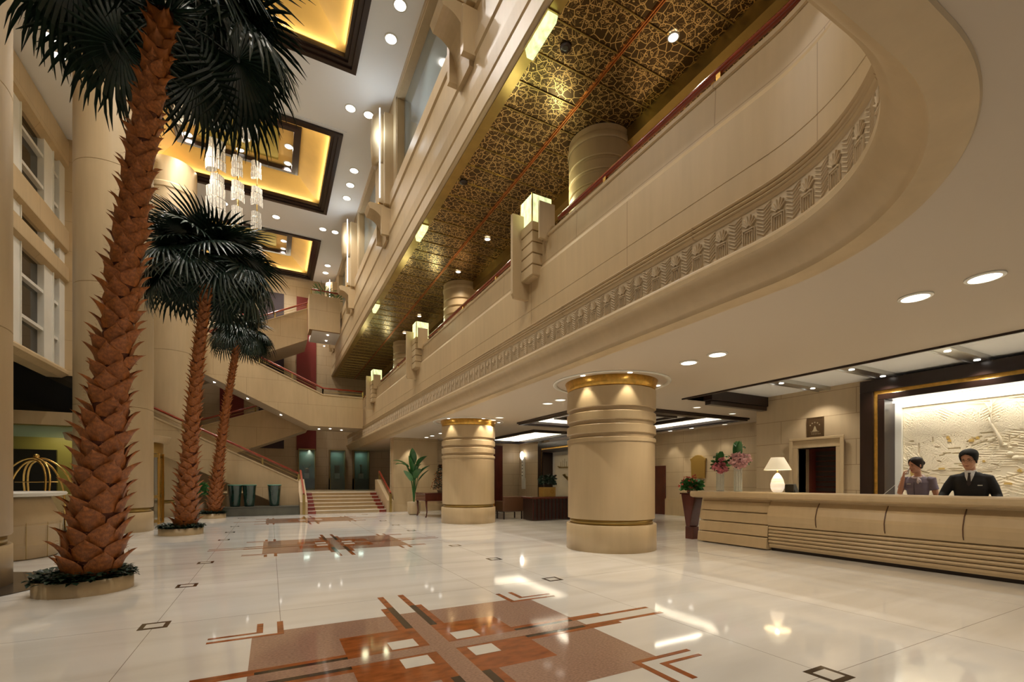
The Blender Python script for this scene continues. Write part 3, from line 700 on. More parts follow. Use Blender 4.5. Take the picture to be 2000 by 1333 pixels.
# upper gallery pillars
for i,(x,y,lab) in enumerate(((5.6,7.0,'round olive-lit pillar on the mezzanine, largest one'),(5.6,14.2,'round pillar on the mezzanine behind the middle of the handrail'),(5.6,21.2,'farthest round pillar on the mezzanine beside the second lantern'))):
    root=thing('gallery_pillar',(x,y,4.62),lab,'pillar','round pillars on the mezzanine')
    R=.60;pr=[(R,0),(R,1.9)]
    for z0 in(2.03,2.27,2.51): pr+=groove(R,z0,z0+.06,.04)
    pr+=[(R,2.9),(R,3.12)]
    b=MB();b.lathe(pr,(x,y,4.62),56);o=b.build('shaft',m_stonep,root);md=o.modifiers.new('e','EDGE_SPLIT');md.split_angle=.5
    b=MB();b.lathe([(R+.01,2.88),(R+.02,2.9),(R+.02,2.98),(R+.01,3.0)],(x,y,4.62),56,caps=False);b.build('neck_ring',m_stonep,root)
# big atrium columns at left
for (x,y,R,lab) in ((-3.74,8.0,.83,'huge plain round column cut by the left picture edge'),(-3.6,15.4,.80,'huge plain round stone column behind the tall palm'),(-3.4,21.75,.83,'huge plain round stone column farther back, between the first two palms')):
    root=thing('atrium_column',(x,y,0),lab,'column','huge round atrium columns')
    b=MB();b.lathe([(R,.0),(R,.50),(R-.01,.51)],(x,y,0),72);b.build('base',m_stonep,root)
    b=MB();b.lathe([(R-.05,.51),(R-.05,.63)],(x,y,0),72);b.build('bronze_band',m_bronzestrip,root)
    b=MB();pr=[(R-.01,.63),(R,.65)]
    for z in(3.2,6.2,9.2): pr+=[(R,z),(R-.012,z+.004),(R-.012,z+.012),(R,z+.016)]
    pr+=[(R,12.2),(R+.03,12.25),(R+.03,12.4),(R,12.45),(R,13.38)]
    b.lathe(pr,(x,y,0),72);o=b.build('shaft',m_stonep,root);md=o.modifiers.new('e','EDGE_SPLIT');md.split_angle=.5

# ================================================================= LANTERN PIERS ON THE PARAPET
for i,(yn,w1) in enumerate(((7.2,'nearest'),(14.7,'middle'),(21.9,'farthest'))):
    root=thing('parapet_pier',(4.3,yn+.1,4.7),'fluted stone pier on the mezzanine parapet, %s of three'%w1,'parapet pier','stone piers of the mezzanine parapet')
    b=MB();b.prism([(4.37,4.72),(4.02,4.72),(3.98,4.80),(3.98,6.28),(4.37,6.28)][::-1],'y',0,1) if 0 else None
    def xz(pts,y0,y1):
        q=MB();n=len(pts)
        q.add([(x,y0,z) for x,z in pts]+[(x,y1,z) for x,z in pts],[tuple(range(n)),tuple(range(2*n-1,n-1,-1))]+[(k,(k+1)%n,(k+1)%n+n,k+n) for k in range(n)]);return q
    xz([(4.37,4.72),(4.00,4.72),(3.96,4.80),(3.96,6.28),(4.37,6.28)],yn+.30,yn+.38).build('far_plate',m_stonep,root,bevel=.006)
    xz([(4.37,4.85),(4.06,4.85),(4.06,6.20),(4.37,6.20)],yn+.46,yn+.52).build('rear_plate',m_stonep,root,bevel=.006)
    xz([(4.50,5.6),(4.18,5.6),(4.18,6.26),(4.50,6.26)],yn-.30,yn-.25).build('near_plate',m_stonep,root,bevel=.006)
    b=MB();pz=[5.02,5.22,5.42,5.62,5.82,6.0]
    for k in range(5): b.box(4.14,4.40,yn-.11,yn+.30,pz[k]+.012,pz[k+1]-.012)
    b.box(4.17,4.40,yn-.08,yn+.30,5.02,5.98);b.build('fluted_block',m_stonep,root,bevel=.008)
    MB().box(4.16,4.66,yn-.03,yn+.46,5.985,6.01).build('cap',m_stonep,root)
    l=thing('alabaster_lantern',(4.41,yn+.21,6.01),'glowing square alabaster lantern on the %s parapet pier'%w1,'lantern','alabaster lanterns on the parapet piers')
    MB().box(4.20,4.63,yn,yn+.43,6.04,6.56).build('shade',m_alab,l,bevel=.01)
    MB().box(4.18,4.65,yn-.02,yn+.45,6.012,6.04).build('base',m_bronzestrip,l)
    for dx in(4.205,4.625):
        for dy in(.005,.425): MB().box(dx-.010,dx+.010,yn+dy-.010,yn+dy+.010,6.04,6.565).build('corner_bar',m_brass,l)
    light('POINT','lantern_glow',(3.9,yn+.2,6.75),7,(1,.97,.6),.15);light('POINT','lantern_glow',(4.9,yn+.2,6.75),9,(1,.97,.6),.15)
for i,(yc,w1) in enumerate(((5.6,'top edge of the picture'),(11.45,'middle of the bronze ceiling'),(17.2,'far end of the bronze ceiling'))):
    l=thing('alabaster_sconce',(3.43,yc,7.73),'glowing alabaster sconce under the bronze strip near the %s'%w1,'wall lamp','alabaster sconces under the gallery edge')
    b=MB();b.prism([(3.33,7.72),(3.50,7.72),(3.47,7.60),(3.36,7.60)],'y',yc-.32,yc+.32);b.build('shade',m_alab,l,bevel=.01)
    b=MB();b.box(3.32,3.51,yc-.34,yc+.34,7.715,7.735);b.build('mount',m_bronzestrip,l)

# ================================================================= RECEPTION DESK
root=thing('reception_desk',(8.7,2.2,0),'long curved-front limestone reception desk with reeded base','reception desk')
Y1,Y0=5.42,-3.
b=MB();pr=[(8.46,.0),(8.40,.03),(8.40,.10),(8.46,.115)]
b.box(8.44,8.78,Y0,Y1,0,.06,1)
pf=[(8.38,.06),(8.36,.10),(8.36,.135)]
for k in range(5):
    z=.14+k*.064;pf+=[(8.385,z),(8.352,z+.008),(8.335,z+.032),(8.352,z+.056),(8.385,z+.062)]
pf+=[(8.37,.47),(8.33,.48),(8.31,.56),(8.30,.66),(8.31,.71),(8.35,.82),(8.43,.93),(8.43,.96)]
b.prism([(8.78,.06)]+pf+[(8.78,.96)],'y',Y0,Y1,0)
b.build('front',[m_stonep,m_dark],root)
b=MB()
for yy in(4.55,3.55,2.65,1.75,.85,-.05):
    b.prism([(8.327,.50),(8.297,.56),(8.290,.66),(8.302,.72),(8.342,.83),(8.42,.93),(8.44,.92),(8.36,.81),(8.32,.70),(8.31,.66),(8.32,.56),(8.35,.5)],'y',yy-.006,yy+.006)
b.build('panel_joints',m_leather,root)
b=MB();b.prism([(8.24,.985),(8.225,1.0),(8.215,1.04),(8.225,1.08),(8.25,1.10),(8.84,1.10),(8.84,.955),(8.40,.955),(8.30,.965)],'y',Y0,7.15,0);b.build('top',m_stonep,root)
b=MB();n=6
zs=[0,.21,.43,.66,.80,.905]
for k in range(4):
    z0=[.02,.25,.48,.70][k];z1=[.235,.465,.685,.90][k]
    xo0=8.30+.12*z0;xo1=8.30+.12*z1
    b.prism([(xo0,z0+.012),(xo1,z1-.012),(xo1+.015,z1),(8.78,z1),(8.78,z0),(xo0+.02,z0)],'y',5.44,7.05-.10*z1)
b.box(8.45,8.78,5.44,7.0,0,.955);b.build('end_block',m_stonep,root,bevel=.006)
b=MB();b.box(8.78,8.90,Y0,5.4,.70,.74);b.build('work_counter',m_dark,root)
# lamp
x,y=8.62,5.42
l=thing('table_lamp',(x,y,1.10),'white table lamp with cream cone shade and glowing ribbed onyx base on the desk','table lamp')
b=MB();b.lathe([(.07,0),(.095,.02),(.118,.08),(.122,.15),(.10,.24),(.065,.31),(.03,.355),(.015,.365)],(x,y,1.105),28);b.build('body',m_onyx,l)
b=MB();b.lathe([(.011,.35),(.011,.45)],(x,y,1.105),10);b.build('stem',m_brass,l)
b=MB();b.lathe([(.235,.425),(.232,.43),(.11,.665),(.105,.665)],(x,y,1.105),36,caps=False);b.lathe([(.228,.43),(.104,.66)],(x,y,1.105),36,caps=False);b.build('lamp_shade',m_shade,l)
light('POINT','lamp_bulb',(x,y,1.63),5,(1,.8,.5),.05)
# terminal
l=thing('desk_monitor',(8.72,5.22,1.10),'small black back-turned terminal beside the table lamp','monitor')
b=MB();b.prism([(5.10,1.103),(5.30,1.103),(5.29,1.26),(5.16,1.26)],'x',8.66,8.78);b.build('housing',m_plastic,l,bevel=.008)
b=MB();b.box(8.63,8.66,5.12,5.28,1.12,1.25);b.build('back_panel',m_black,l)
# ---------- plant helper
def leafm(mb,base,dirv,L,w,droop=.4,mi=0,seg=5,cup=.15,tipw=0,roll=0):
    d=Vector(dirv).normalized();up=Vector((0,0,1));n=d.cross(up)
    if n.length<.05:n=Vector((1,0,0))
    n.normalize();p=Vector(base);vs=[]
    if roll: n=Matrix.Rotation(roll,3,d)@n
    for i in range(seg+1):
        t=i/seg;ww=w*math.sin(PI*min(1,.12+t*.88))**.8*.5 if t<1 else tipw
        u=n.cross(d).normalized()
        vs.append(p-n*ww+u*ww*cup);vs.append(p-u*ww*cup*.3);vs.append(p+n*ww+u*ww*cup)
        d=(d+Vector((0,0,-1))*droop/seg).normalized();p=p+d*L/seg
    fs=[]
    for i in range(seg):
        for k in(0,1): fs.append((i*3+k,i*3+k+1,i*3+k+4,i*3+k+3))
    mb.add(vs,fs,mi,True)
rnd=random.Random(3)
def foliage(mb,c,r,n,L,w,mi=0,up=.3,flat=1.):
    for i in range(n):
        t=rnd.uniform(0,2*PI);q=rnd.uniform(-.2,1);rr=rnd.random()**.5
        d=Vector((math.cos(t)*rr,math.sin(t)*rr,q*.6+up))
        b0=Vector(c)+Vector((math.cos(t)*rr*r,math.sin(t)*rr*r,max(-.1,q)*r*flat))*.8
        leafm(mb,b0,d,L*rnd.uniform(.7,1.2),w*rnd.uniform(.7,1.2),rnd.uniform(.2,1.),mi,3,roll=rnd.uniform(-1.3,1.3))
def petals(mb,c,r,n,mi,s=.03):
    for i in range(n):
        t=rnd.uniform(0,2*PI);q=rnd.uniform(-1,1);rr=(1-q*q)**.5*rnd.uniform(.3,1.35);q*=rnd.uniform(.7,1.2)
        p=Vector(c)+Vector((math.cos(t)*rr,math.sin(t)*rr,q*.7))*r
        e1=Vector((rnd.uniform(-1,1),rnd.uniform(-1,1),rnd.uniform(-1,1))).normalized();e2=e1.orthogonal().normalized();e1=e2.cross(e1).normalized()
        for k in range(5):
            a=2*PI*k/5;leafm(mb,p,e1*math.cos(a)+e2*math.sin(a),s,s*.8,.1,mi,2,roll=rnd.uniform(-1.5,1.5))
# tall vases
for i,(y,h,lab,hh) in enumerate(((6.69,.40,'tall fluted glass vase at the end of the reception desk, left and shorter one',.0),(6.26,.48,'tall fluted glass vase on the reception desk, right and taller one',.08))):
    x=8.62
    root=thing('tall_glass_vase',(x,y,1.10),lab,'vase','tall vases on the reception desk')
    b=MB()
    n=24;rr=[]
    for z in(0,h):
        rr.append([(x+(.068+.012*(k%2))*math.cos(2*PI*k/n),y+(.068+.012*(k%2))*math.sin(2*PI*k/n),1.105+z) for k in range(n)])
    b.loft(rr,smooth=False);b.build('body',m_clear,root)
    b=MB();b.lathe([(.08,0),(.08,.018)],(x,y,1.102),24);b.build('base',m_clear,root)
    f=thing('flower_arrangement',(x,y,1.10+h),['arrangement of big green leaves and pink orchids in the shorter tall vase','taller arrangement of green leaves and pale pink orchids in the taller tall vase'][i],'flowers','flower arrangements in the tall vases')
    zc=1.11+h
    b=MB();b.lathe([(.05,0),(.085,.03),(.08,.07)],(x,y,zc),16);b.build('holder',m_leaf,f)
    b=MB();foliage(b,(x,y,zc+.10),.16,90,.11,.075,0,.2);b.build('low_leaves',m_leaf2,f)
    b=MB()
    for k in range(7):
        a=rnd.uniform(-.5,.5);leafm(b,(x+rnd.uniform(-.03,.03),y+rnd.uniform(-.04,.04),zc+.1),(a*.3,a*.5,1),.36+hh*1.5,.13,.25,0,6)
    for k in range(6):
        a=rnd.uniform(-1,1);leafm(b,(x,y+a*.06,zc+.34+hh),(.2*a,a,.5),.15,.12,1.2,0,4)
    b.build('tall_leaves',m_leaf2,f)
    b=MB()
    petals(b,(x-.14,y-.12,zc+.09),.13,80 if i==0 else 40,0,.045);petals(b,(x-.13,y-.13,zc+.17),.17,16 if i==0 else 130,0,.05)
    b.build('orchid_blossoms',m_pink if i==0 else M('pale_pink_petals',(.75,.45,.45),.5),f)
# urn with plant at end of the desk
x,y=8.55,7.38
root=thing('tapered_wood_stand',(x,y,0),'dark tapered wooden flower stand at the end of the reception desk','plant stand')
b=MB();b.prism([(y-.05,.28),(y+.05,.28),(y+.19,1.02),(y-.19,1.02)],'x',x-.14,x+.14);b.build('body',m_redwood,root,bevel=.01)
MB().box(x-.16,x+.16,y-.21,y+.21,1.02,1.05).build('rim',m_redwood,root);MB().box(x-.10,x+.10,y-.10,y+.10,0,.28).build('foot',m_redwood,root)
root=thing('low_flower_plant',(x,y,1.05),'bushy green plant with small red flowers on the tapered wooden stand','plant')
b=MB();foliage(b,(x,y,1.15),.27,330,.085,.075,0,.25,.8);b.build('leaves',m_leaf2,root)
b=MB();petals(b,(x-.05,y,1.26),.26,40,0,.035);b.build('blossoms',m_redfl,root)['kind']='stuff'
b=MB();b.lathe([(.10,0),(.13,.06)],(x,y,1.052),16);b.build('pot',m_pot,root)

# ================================================================= MURALS
def frame(xf,y0,y1,z1,nm,lab,d=.22):
    root=thing('mural_frame',(xf,(y0+y1)/2,0),lab,'frame','big dark frames around the wall reliefs')
    w=.24;g=.07;w2=.12
    def U(a,z,ww,x0,x1): 
        b=MB();b.box(x0,x1,y0+a,y0+a+ww,0,z-ww);b.box(x0,x1,y1-a-ww,y1-a,0,z-ww);b.box(x0,x1,y0+a,y1-a,z-ww,z);return b
    b=U(0,z1,w,xf,xf+d);b.build('outer_frame',m_dark,root,bevel=.01)
    b=U(w,z1-w,g,xf+.05,xf+d);b.build('gold_inlay',m_gold,root)
    b=U(w+g,z1-w-g,w2,xf+.02,xf+d+.5);b.build('inner_frame',m_dark,root,bevel=.01)
    return root
frame(10.95,-2.2,5.12,3.40,0,'huge dark wood frame with gold line behind the receptionists')
b=MB();xw=11.55
b.box(xw,xw+.1,-2.4,5.0,0,3.2,0)
def Uf(x0,x1,y0,y1,z1,w,mi=0): b.box(x0,x1,y0,y0+w,0,z1,mi);b.box(x0,x1,y1-w,y1,0,z1,mi);b.box(x0,x1,y0+w,y1-w,z1-w,z1,mi)
Uf(11.40,11.56,-2.0,4.78,3.02,.20)
struct('wall_niche_reception',b,[m_whitemarble],'pale marble niche lining behind the receptionists','wall')
for z in(1.45,1.6,2.25,2.4): pass
b=MB()
for z in(1.44,1.60,2.22,2.38): b.box(11.54,11.549,4.78,5.0,z,z+.012)
struct('trim_7',b,m_bronzestrip,'thin joints in the marble at the left of the big relief','wall trim')
def relief(nm,xr,y0,y1,z0,z1,lab,seed,full=True):
    "stone relief carved with trees, terraces, roofs and clouds; y runs away from the camera"
    R=random.Random(seed)
    root=thing(nm,(xr,(y0+y1)/2,z0),lab,'wall relief')
    import numpy as np
    from mathutils import noise
    NY,NZ=(620,220) if full else (60,40)
    Hm=np.zeros((NY+1,NZ+1));dy=(y1-y0)/NY;dz=(z1-z0)/NZ
    YY,ZZ=np.meshgrid(np.linspace(y0,y1,NY+1),np.linspace(z0,z1,NZ+1),indexing='ij')
    def stroke(p,q,w0,w1,h,mode='max'):
        i0=max(0,int((min(p[0],q[0])-y0-.06)/dy));i1=min(NY,int((max(p[0],q[0])-y0+.06)/dy)+1)
        j0=max(0,int((min(p[1],q[1])-z0-.06)/dz));j1=min(NZ,int((max(p[1],q[1])-z0+.06)/dz)+1)
        if i1<=i0 or j1<=j0: return
        Y=YY[i0:i1,j0:j1];Z=ZZ[i0:i1,j0:j1];d0=q[0]-p[0];d1=q[1]-p[1];L2=d0*d0+d1*d1+1e-9
        t=np.clip(((Y-p[0])*d0+(Z-p[1])*d1)/L2,0,1);d=np.hypot(Y-p[0]-t*d0,Z-p[1]-t*d1);w=w0+(w1-w0)*t
        v=np.clip(1-d/w,0,1)**.6*h*.55;A=Hm[i0:i1,j0:j1]
        if mode=='max': np.maximum(A,v,out=A)
        else: A[v>0]=np.minimum(A[v>0],-v[v>0])
    if full:
        for i in range(NY+1):
            for j in range(0,NZ+1): Hm[i,j]=0
        # scattered wavy cloud and water lines
        for k in range(520):
            cy=R.uniform(y0,y1);cz=R.uniform(z0,z1);L=R.uniform(.08,.35);a=R.uniform(-.35,.35);pp=(cy,cz)
            for q in range(3):
                pq=(pp[0]+math.cos(a)*L/3,pp[1]+math.sin(a)*L/3);stroke(pp,pq,.012,.012,.012);pp=pq;a+=R.uniform(-.6,.6)
        def field(cy,cz,w,h,n,ang):
            for k in range(n):
                o=(k/(n-1)-.5)*h;ca,sa=math.cos(ang),math.sin(ang)
                stroke((cy-ca*w/2-sa*o,cz-sa*w/2+ca*o),(cy+ca*w/2-sa*o,cz+sa*w/2+ca*o),.012,.012,.024)
        for q in ((3.9,2.45,.45,.40,10,.6),(3.3,2.4,.5,.45,11,-.5),(3.0,2.0,.7,.35,9,.25),(3.35,1.75,.8,.3,8,.05),(2.15,1.05,1.3,.55,15,.5),(2.35,2.35,.6,.5,12,-.5),(3.4,1.15,.6,.35,8,-.3),(1.2,1.15,.8,.5,12,-.4),(.1,1.6,1,.6,13,.5),(1.6,2.5,.8,.4,9,.4),(2.9,1.25,.45,.3,7,.3),(-.9,1.3,1,.6,12,-.4)): field(*q)
        # feathery trees
        for (cy,cz,s) in ((4.15,1.5,.85),(3.75,1.75,.8),(4.35,2.05,.6),(3.45,2.1,.55),(3.6,1.5,.5),(4.0,2.2,.5),(1.1,1.9,.8),(-.4,1.8,.9),(2.9,2.2,.5)):
            for k in range(46):
                t=R.uniform(-1.35,1.35);L=s*R.uniform(.45,1);ap=(cy+math.sin(t)*L*.12,cz+math.cos(t)*L*.12)
                bp=(cy+math.sin(t)*L,cz+math.cos(t)*L);stroke(ap,bp,.016,.006,.026)
                for q in(.3,.45,.6,.75,.9):
                    for sg in(-1,1):
                        a=(cy+math.sin(t)*L*q,cz+math.cos(t)*L*q);stroke(a,(a[0]+math.sin(t+sg*.5)*.11,a[1]+math.cos(t+sg*.5)*.11),.011,.004,.022)
        # deep outlines of walls and boats
        for k in range(150):
            cy=R.uniform(y0,4.5);cz=R.choice((1.4,1.55,1.68,2.15,1.2,1.9))+R.uniform(-.1,.1);L=R.uniform(.05,.22);a=R.choice((0,0,.4,-.4,PI/2))
            stroke((cy,cz),(cy+math.cos(a)*L,cz+math.sin(a)*L),.014,.010,.035,'min')
    vs=[];fs=[]
    for i in range(NY+1):
        for j in range(NZ+1):
            yy=y0+i*dy;zz=z0+j*dz
            h=float(Hm[i,j])+noise.noise(Vector((yy*3,zz*3,seed)))*.006
            vs.append((xr-.042-h,yy,zz))
    for i in range(NY):
        for j in range(NZ): fs.append((i*(NZ+1)+j,(i+1)*(NZ+1)+j,(i+1)*(NZ+1)+j+1,i*(NZ+1)+j+1))
    b=MB();b.add(vs,fs,0,False);b.box(xr,xr+.03,y0,y1,z0,z1);b.build('carved_background',m_travertine,root)
    if not full: return root
    xx=xr-.060
    b=MB()   # big gnarled trees at the right
    def branch(p,ang,L,r,dep):
        pts=[p];a=ang
        for k in range(4):
            a+=R.uniform(-.3,.3);q=pts[-1];pts.append((xx-.01,q[1]+math.sin(a)*L/4,q[2]+math.cos(a)*L/4))
        pts=[(c[0],min(max(c[1],y0+.03),y1-.03),min(c[2],z1-.04)) for c in pts]
        b.tube(pts,[r,r*.85,r*.7,r*.6,r*.45],6)
        if dep>0:
            for sg in(-1,0,1):
                if R.random()<.85: branch(pts[R.choice((2,3,4))],a+sg*.55+R.uniform(-.2,.2),L*.72,r*.5,dep-1)
    branch((xx,2.55,1.55),.3,.95,.065,3);branch((xx,2.75,1.7),-.35,.75,.045,3);branch((xx,3.15,1.95),.1,.55,.03,2);branch((xx,2.0,1.5),-.1,.9,.05,3);branch((xx,.6,1.4),.1,.9,.06,3)
    b.build('carved_trees',m_travertine,root)
    b=MB()
    for k in range(30):
        cy=R.uniform(2.0,4.5);cz=R.choice((1.35,1.5,1.62,2.1,1.2))+R.uniform(-.06,.06)
        if R.random()<.5: b.box(xx-.014,xx+.04,cy,cy+R.uniform(.03,.12),cz,cz+R.uniform(.02,.06),0)
        else: b.prism([(cy,cz),(cy+.05,cz+.005),(cy+.06,cz+.03),(cy+.03,cz+.06),(cy+.01,cz+.03)],'x',xx-.002,xx+.04,0)
    b.build('gilded_patches',m_relief2,root)['kind']='stuff'
    b=MB();b.bar((xx-.015,1.55,1.34),(xx-.015,2.45,1.62),.03,.05,up=(1,0,0));b.bar((xx-.015,2.45,1.62),(xx-.015,2.9,1.25),.03,.05,up=(1,0,0))
    for k in range(8): b.sphere((xx,2.55+.07*k,1.75+.05*math.sin(k*2)),.05,5,0,(.4,1,.7))
    for k in range(30): b.sphere((xx,R.uniform(2.2,3.3),R.uniform(1.9,2.1)),R.uniform(.015,.035),4,0,(.5,1.3,.7))
    b.build('clouds_and_eaves',m_travertine,root)
    return root
relief('landscape_relief',11.515,-1.8,4.58,.6,2.82,'huge pale carved stone relief of trees, terraces and roofs behind the receptionists',5)
b=MB();b.box(11.30,11.36,-1.9,4.7,2.92,2.96);tag(b.build('relief_light_strip',m_reliefstrip),'bright light strip hidden under the top of the big reception frame','light')
light('AREA','relief_wash',(11.22,1.5,2.88),26,(1,.93,.80),.12,rot=(0,-.55,0),sy=6.4)
frame(10.95,14.4,18.25,3.08,0,'far dark wood frame around a lit ship relief in the lounge')
b=MB();b.box(11.5,11.6,14.4,18.2,0,3.0);struct('wall_niche_lounge',b,m_whitemarble,'pale backing wall of the lit ship relief in the lounge','wall')
root=relief('ship_relief',11.5,15.0,17.6,.7,2.5,'pale relief panel with a dark sailing ship in the lounge',9,False)
b=MB()
b.prism([(17.3,2.02),(17.15,1.92),(15.8,1.90),(15.6,2.0),(16.0,1.96),(17.0,1.97)],'x',11.40,11.47)
for k in range(9): b.tube([(11.43,17.05-.15*k,1.95),(11.43,17.05-.15*k,2.2+.06*(k%3))],.008,4)
b.prism([(16.9,1.62),(16.75,1.65),(16.45,1.35),(16.3,.95),(16.2,.95),(16.38,1.5)],'x',11.40,11.47)
b.build('ship_carving',m_bronzestrip,root)
light('AREA','relief_wash',(11.3,16.3,2.85),25,(1,.93,.78),.1,rot=(0,-.45,0),sy=3)
# plaque and gilt panel
root=thing('wall_plaque',(11.2,6.13,2.5),'small bronze plaque with engraved stars and building above the doorway','plaque')
b=MB();b.box(11.16,11.198,5.95,6.31,2.26,2.80);b.build('plate',m_plaque,root,bevel=.006)
b=MB();ringp=[(11.155,5.95,6.31)]
b.box(11.150,11.165,5.95,5.975,2.26,2.80);b.box(11.150,11.165,6.285,6.31,2.26,2.80);b.box(11.150,11.165,5.975,6.285,2.26,2.285);b.box(11.150,11.165,5.975,6.285,2.775,2.80);b.build('rim',m_plaque,root)
b=MB()
for k in range(5):
    a=math.radians(-60+30*k);cy,cz=6.13-math.sin(a)*.115,2.56+math.cos(a)*.12
    for q in range(5):
        t=q*2*PI/5;b.bar((11.155,cy,cz),(11.155,cy+math.sin(t)*.018,cz+math.cos(t)*.018),.006,.004,up=(1,0,0))
b.box(11.153,11.16,6.03,6.23,2.47,2.474);b.prism([(6.19,2.475),(6.16,2.52),(6.15,2.56),(6.13,2.60),(6.11,2.56),(6.10,2.52),(6.07,2.475)],'x',11.154,11.16)
for k in range(6): b.bar((11.155,6.10-.035*k+.09,2.40),(11.155,6.10-.035*k+.09,2.425),.012,.004,up=(1,0,0))
for k in range(5): b.bar((11.155,6.21-.035*k,2.44),(11.155,6.185-.035*k,2.46),.004,.004,up=(1,0,0))
b.build('engraving',m_plaqtxt,root)
b=MB();b.prism([(11.42,1.43),(12.0,1.43),(12.02,2.05),(12.06,2.12),(12.06,2.16),(12.0,2.17),(11.93,2.22),(11.84,2.27),(11.71,2.29),(11.58,2.27),(11.49,2.22),(11.42,2.17),(11.36,2.16),(11.36,2.12),(11.40,2.05)],'x',13.86,13.93)
tag(b.build('gilt_wall_panel',m_ochre,bevel=.01),'flat olive-gold panel with a rounded crest on the lounge wall','wall panel')
# slim wall sconce
root=thing('slim_wall_sconce',(11.14,19.95,1.9),'tall slim white wall sconce with round glowing top in the lounge','wall lamp')
b=MB();b.box(11.08,11.19,19.85,20.05,1.05,2.55);b.box(11.06,11.19,19.8,20.0,.95,1.5);b.build('body',m_whitemarble,root,bevel=.01)
b=MB();b.sphere((11.06,19.95,2.62),.17,8,0,(.4,1,1.2));b.build('shade',m_lens,root)
b=MB()
for k in range(5): b.box(11.07,11.082,19.9,20.0,1.6+.17*k,1.64+.17*k)
b.build('slots',m_dark,root)

# ================================================================= LOUNGE FURNITURE
# curved-leg table
x0,x1,y0,y1=4.95,6.3,16.15,17.4
root=thing('wooden_console_table',((x0+x1)/2,(y0+y1)/2,0),'dark red wood table with slim curved legs beside the far pillar','table')
b=MB();b.box(x0-.03,x1+.03,y0-.03,y1+.03,.86,.90);b.build('tabletop',m_redwood,root,bevel=.01)
b=MB();b.box(x0,x1,y0,y1,.62,.86);b.box(x0-.015,x1+.015,y0-.015,y1+.015,.60,.63);b.build('apron',m_redwood,root,bevel=.008)
for lx in(x0+.06,x1-.06):
    for ly in(y0+.06,y1-.06):
        sx=1 if lx>5.6 else -1
        b=MB();b.tube([(lx,ly,.62),(lx-sx*.0,ly,.45),(lx-sx*.02,ly,.2),(lx,ly,.07),(lx+sx*.03,ly-.02,.0)],[.045,.035,.022,.02,.03],8);b.build('leg',m_redwood,root)
# bush with berries on the table
x,y=5.75,16.75
root=thing('berry_bush',(x,y,.90),'cone-shaped potted bush with small reddish berries on the wooden table','plant')
b=MB();b.lathe([(.12,0),(.16,.10)],(x,y,.902),16);b.build('pot',m_pot,root)
b=MB()
for k in range(620):
    q=rnd.random();t=rnd.uniform(0,2*PI);r=.30*(1-q)**.8+.03;leafm(b,(x+r*math.cos(t)*.8,y+r*math.sin(t)*.8,1.0+q*.95),(math.cos(t),math.sin(t),.6),.09,.07,.4,0,2)
b.build('leaves',m_ivy,root)
b=MB()
for k in range(240):
    q=rnd.random();t=rnd.uniform(0,2*PI);r=.36*(1-q)**.8+.05;b.sphere((x+r*math.cos(t),y+r*math.sin(t),1.02+q*.95),.017,3)
b.build('berries',M('red_berries',(.38,.13,.03),.5),root)['kind']='stuff'
# big-leaved plant
def bigplant(x,y,lab,H,n,seed,pot=True):
    R=random.Random(seed)
    root=thing('bird_of_paradise_plant',(x,y,0),lab,'potted plant','big-leaved plants by the far pillar')
    b=MB();b.lathe([(.16,0),(.24,.05),(.26,.50),(.23,.52),(.22,.47)],(x,y,0),20);b.build('pot',m_stonep,root)
    b=MB();st=MB()
    for k in range(n):
        a=2*PI*k/n+R.uniform(-.2,.2);sp=R.uniform(.15,.9);h=H*R.uniform(.45,1.)
        top=Vector((x+math.cos(a)*sp*.35,y+math.sin(a)*sp*.35,.45+h*.72))
        st.tube([(x,y,.45),(x+math.cos(a)*sp*.12,y+math.sin(a)*sp*.12,.45+h*.4),top],[.022,.016,.010],6)
        leafm(b,top,(math.cos(a)*sp,math.sin(a)*sp,1.0-.45*sp),.66,.30,1.3*sp,0,7,.25)
    st.build('stems',m_leaf2,root);b.build('leaves',m_leaf2,root)
bigplant(5.05,18.0,'big-leaved potted plant left of the far pillar beside the wooden table',2.25,15,4)
bigplant(6.75,17.9,'second big-leaved plant, mostly hidden behind the far pillar',2.3,13,8)
# desk
root=thing('lounge_desk',(8.55,13.35,0),'dark panelled wooden lounge desk behind the near pillar','desk')
b=MB();b.box(7.62,9.75,13.05,13.8,.74,.80);b.build('desktop',m_redwood,root,bevel=.01)
b=MB();b.box(7.68,9.7,13.1,13.75,.03,.74);b.build('body',m_redwood,root)
b=MB()
for k in range(14): b.box(7.70+.145*k,7.80+.145*k,13.06,13.1,.04,.72)
b.build('front_panels',m_dark,root,bevel=.008)
b=MB();b.box(7.66,7.68,13.1,13.75,.03,.74);b.build('side_panel',m_dark,root)
root=thing('planter_box',(8.42,13.4,.80),'gold planter box with a ring emblem on the lounge desk','planter')
b=MB();b.box(8.17,8.67,13.25,13.55,.80,1.12);b.build('box',m_ochre,root,bevel=.008)
b=MB()
for k in range(20):
    a0,a1=2*PI*k/20,2*PI*(k+1)/20;b.bar((8.52+.06*math.cos(a0),13.24,.97+.06*math.sin(a0)),(8.52+.06*math.cos(a1),13.24,.97+.06*math.sin(a1)),.012,.01)
b.build('ring_emblem',m_brass,root)
root=thing('desk_plant',(8.42,13.4,1.12),'dark leafy plant growing from the gold planter box','plant')
b=MB();foliage(b,(8.42,13.4,1.26),.30,130,.13,.12,0,.3,.9);b.build('leaves',m_ivy,root)
b=MB();b.box(8.19,8.65,13.27,13.53,1.10,1.125);b.build('soil',m_soil,root)
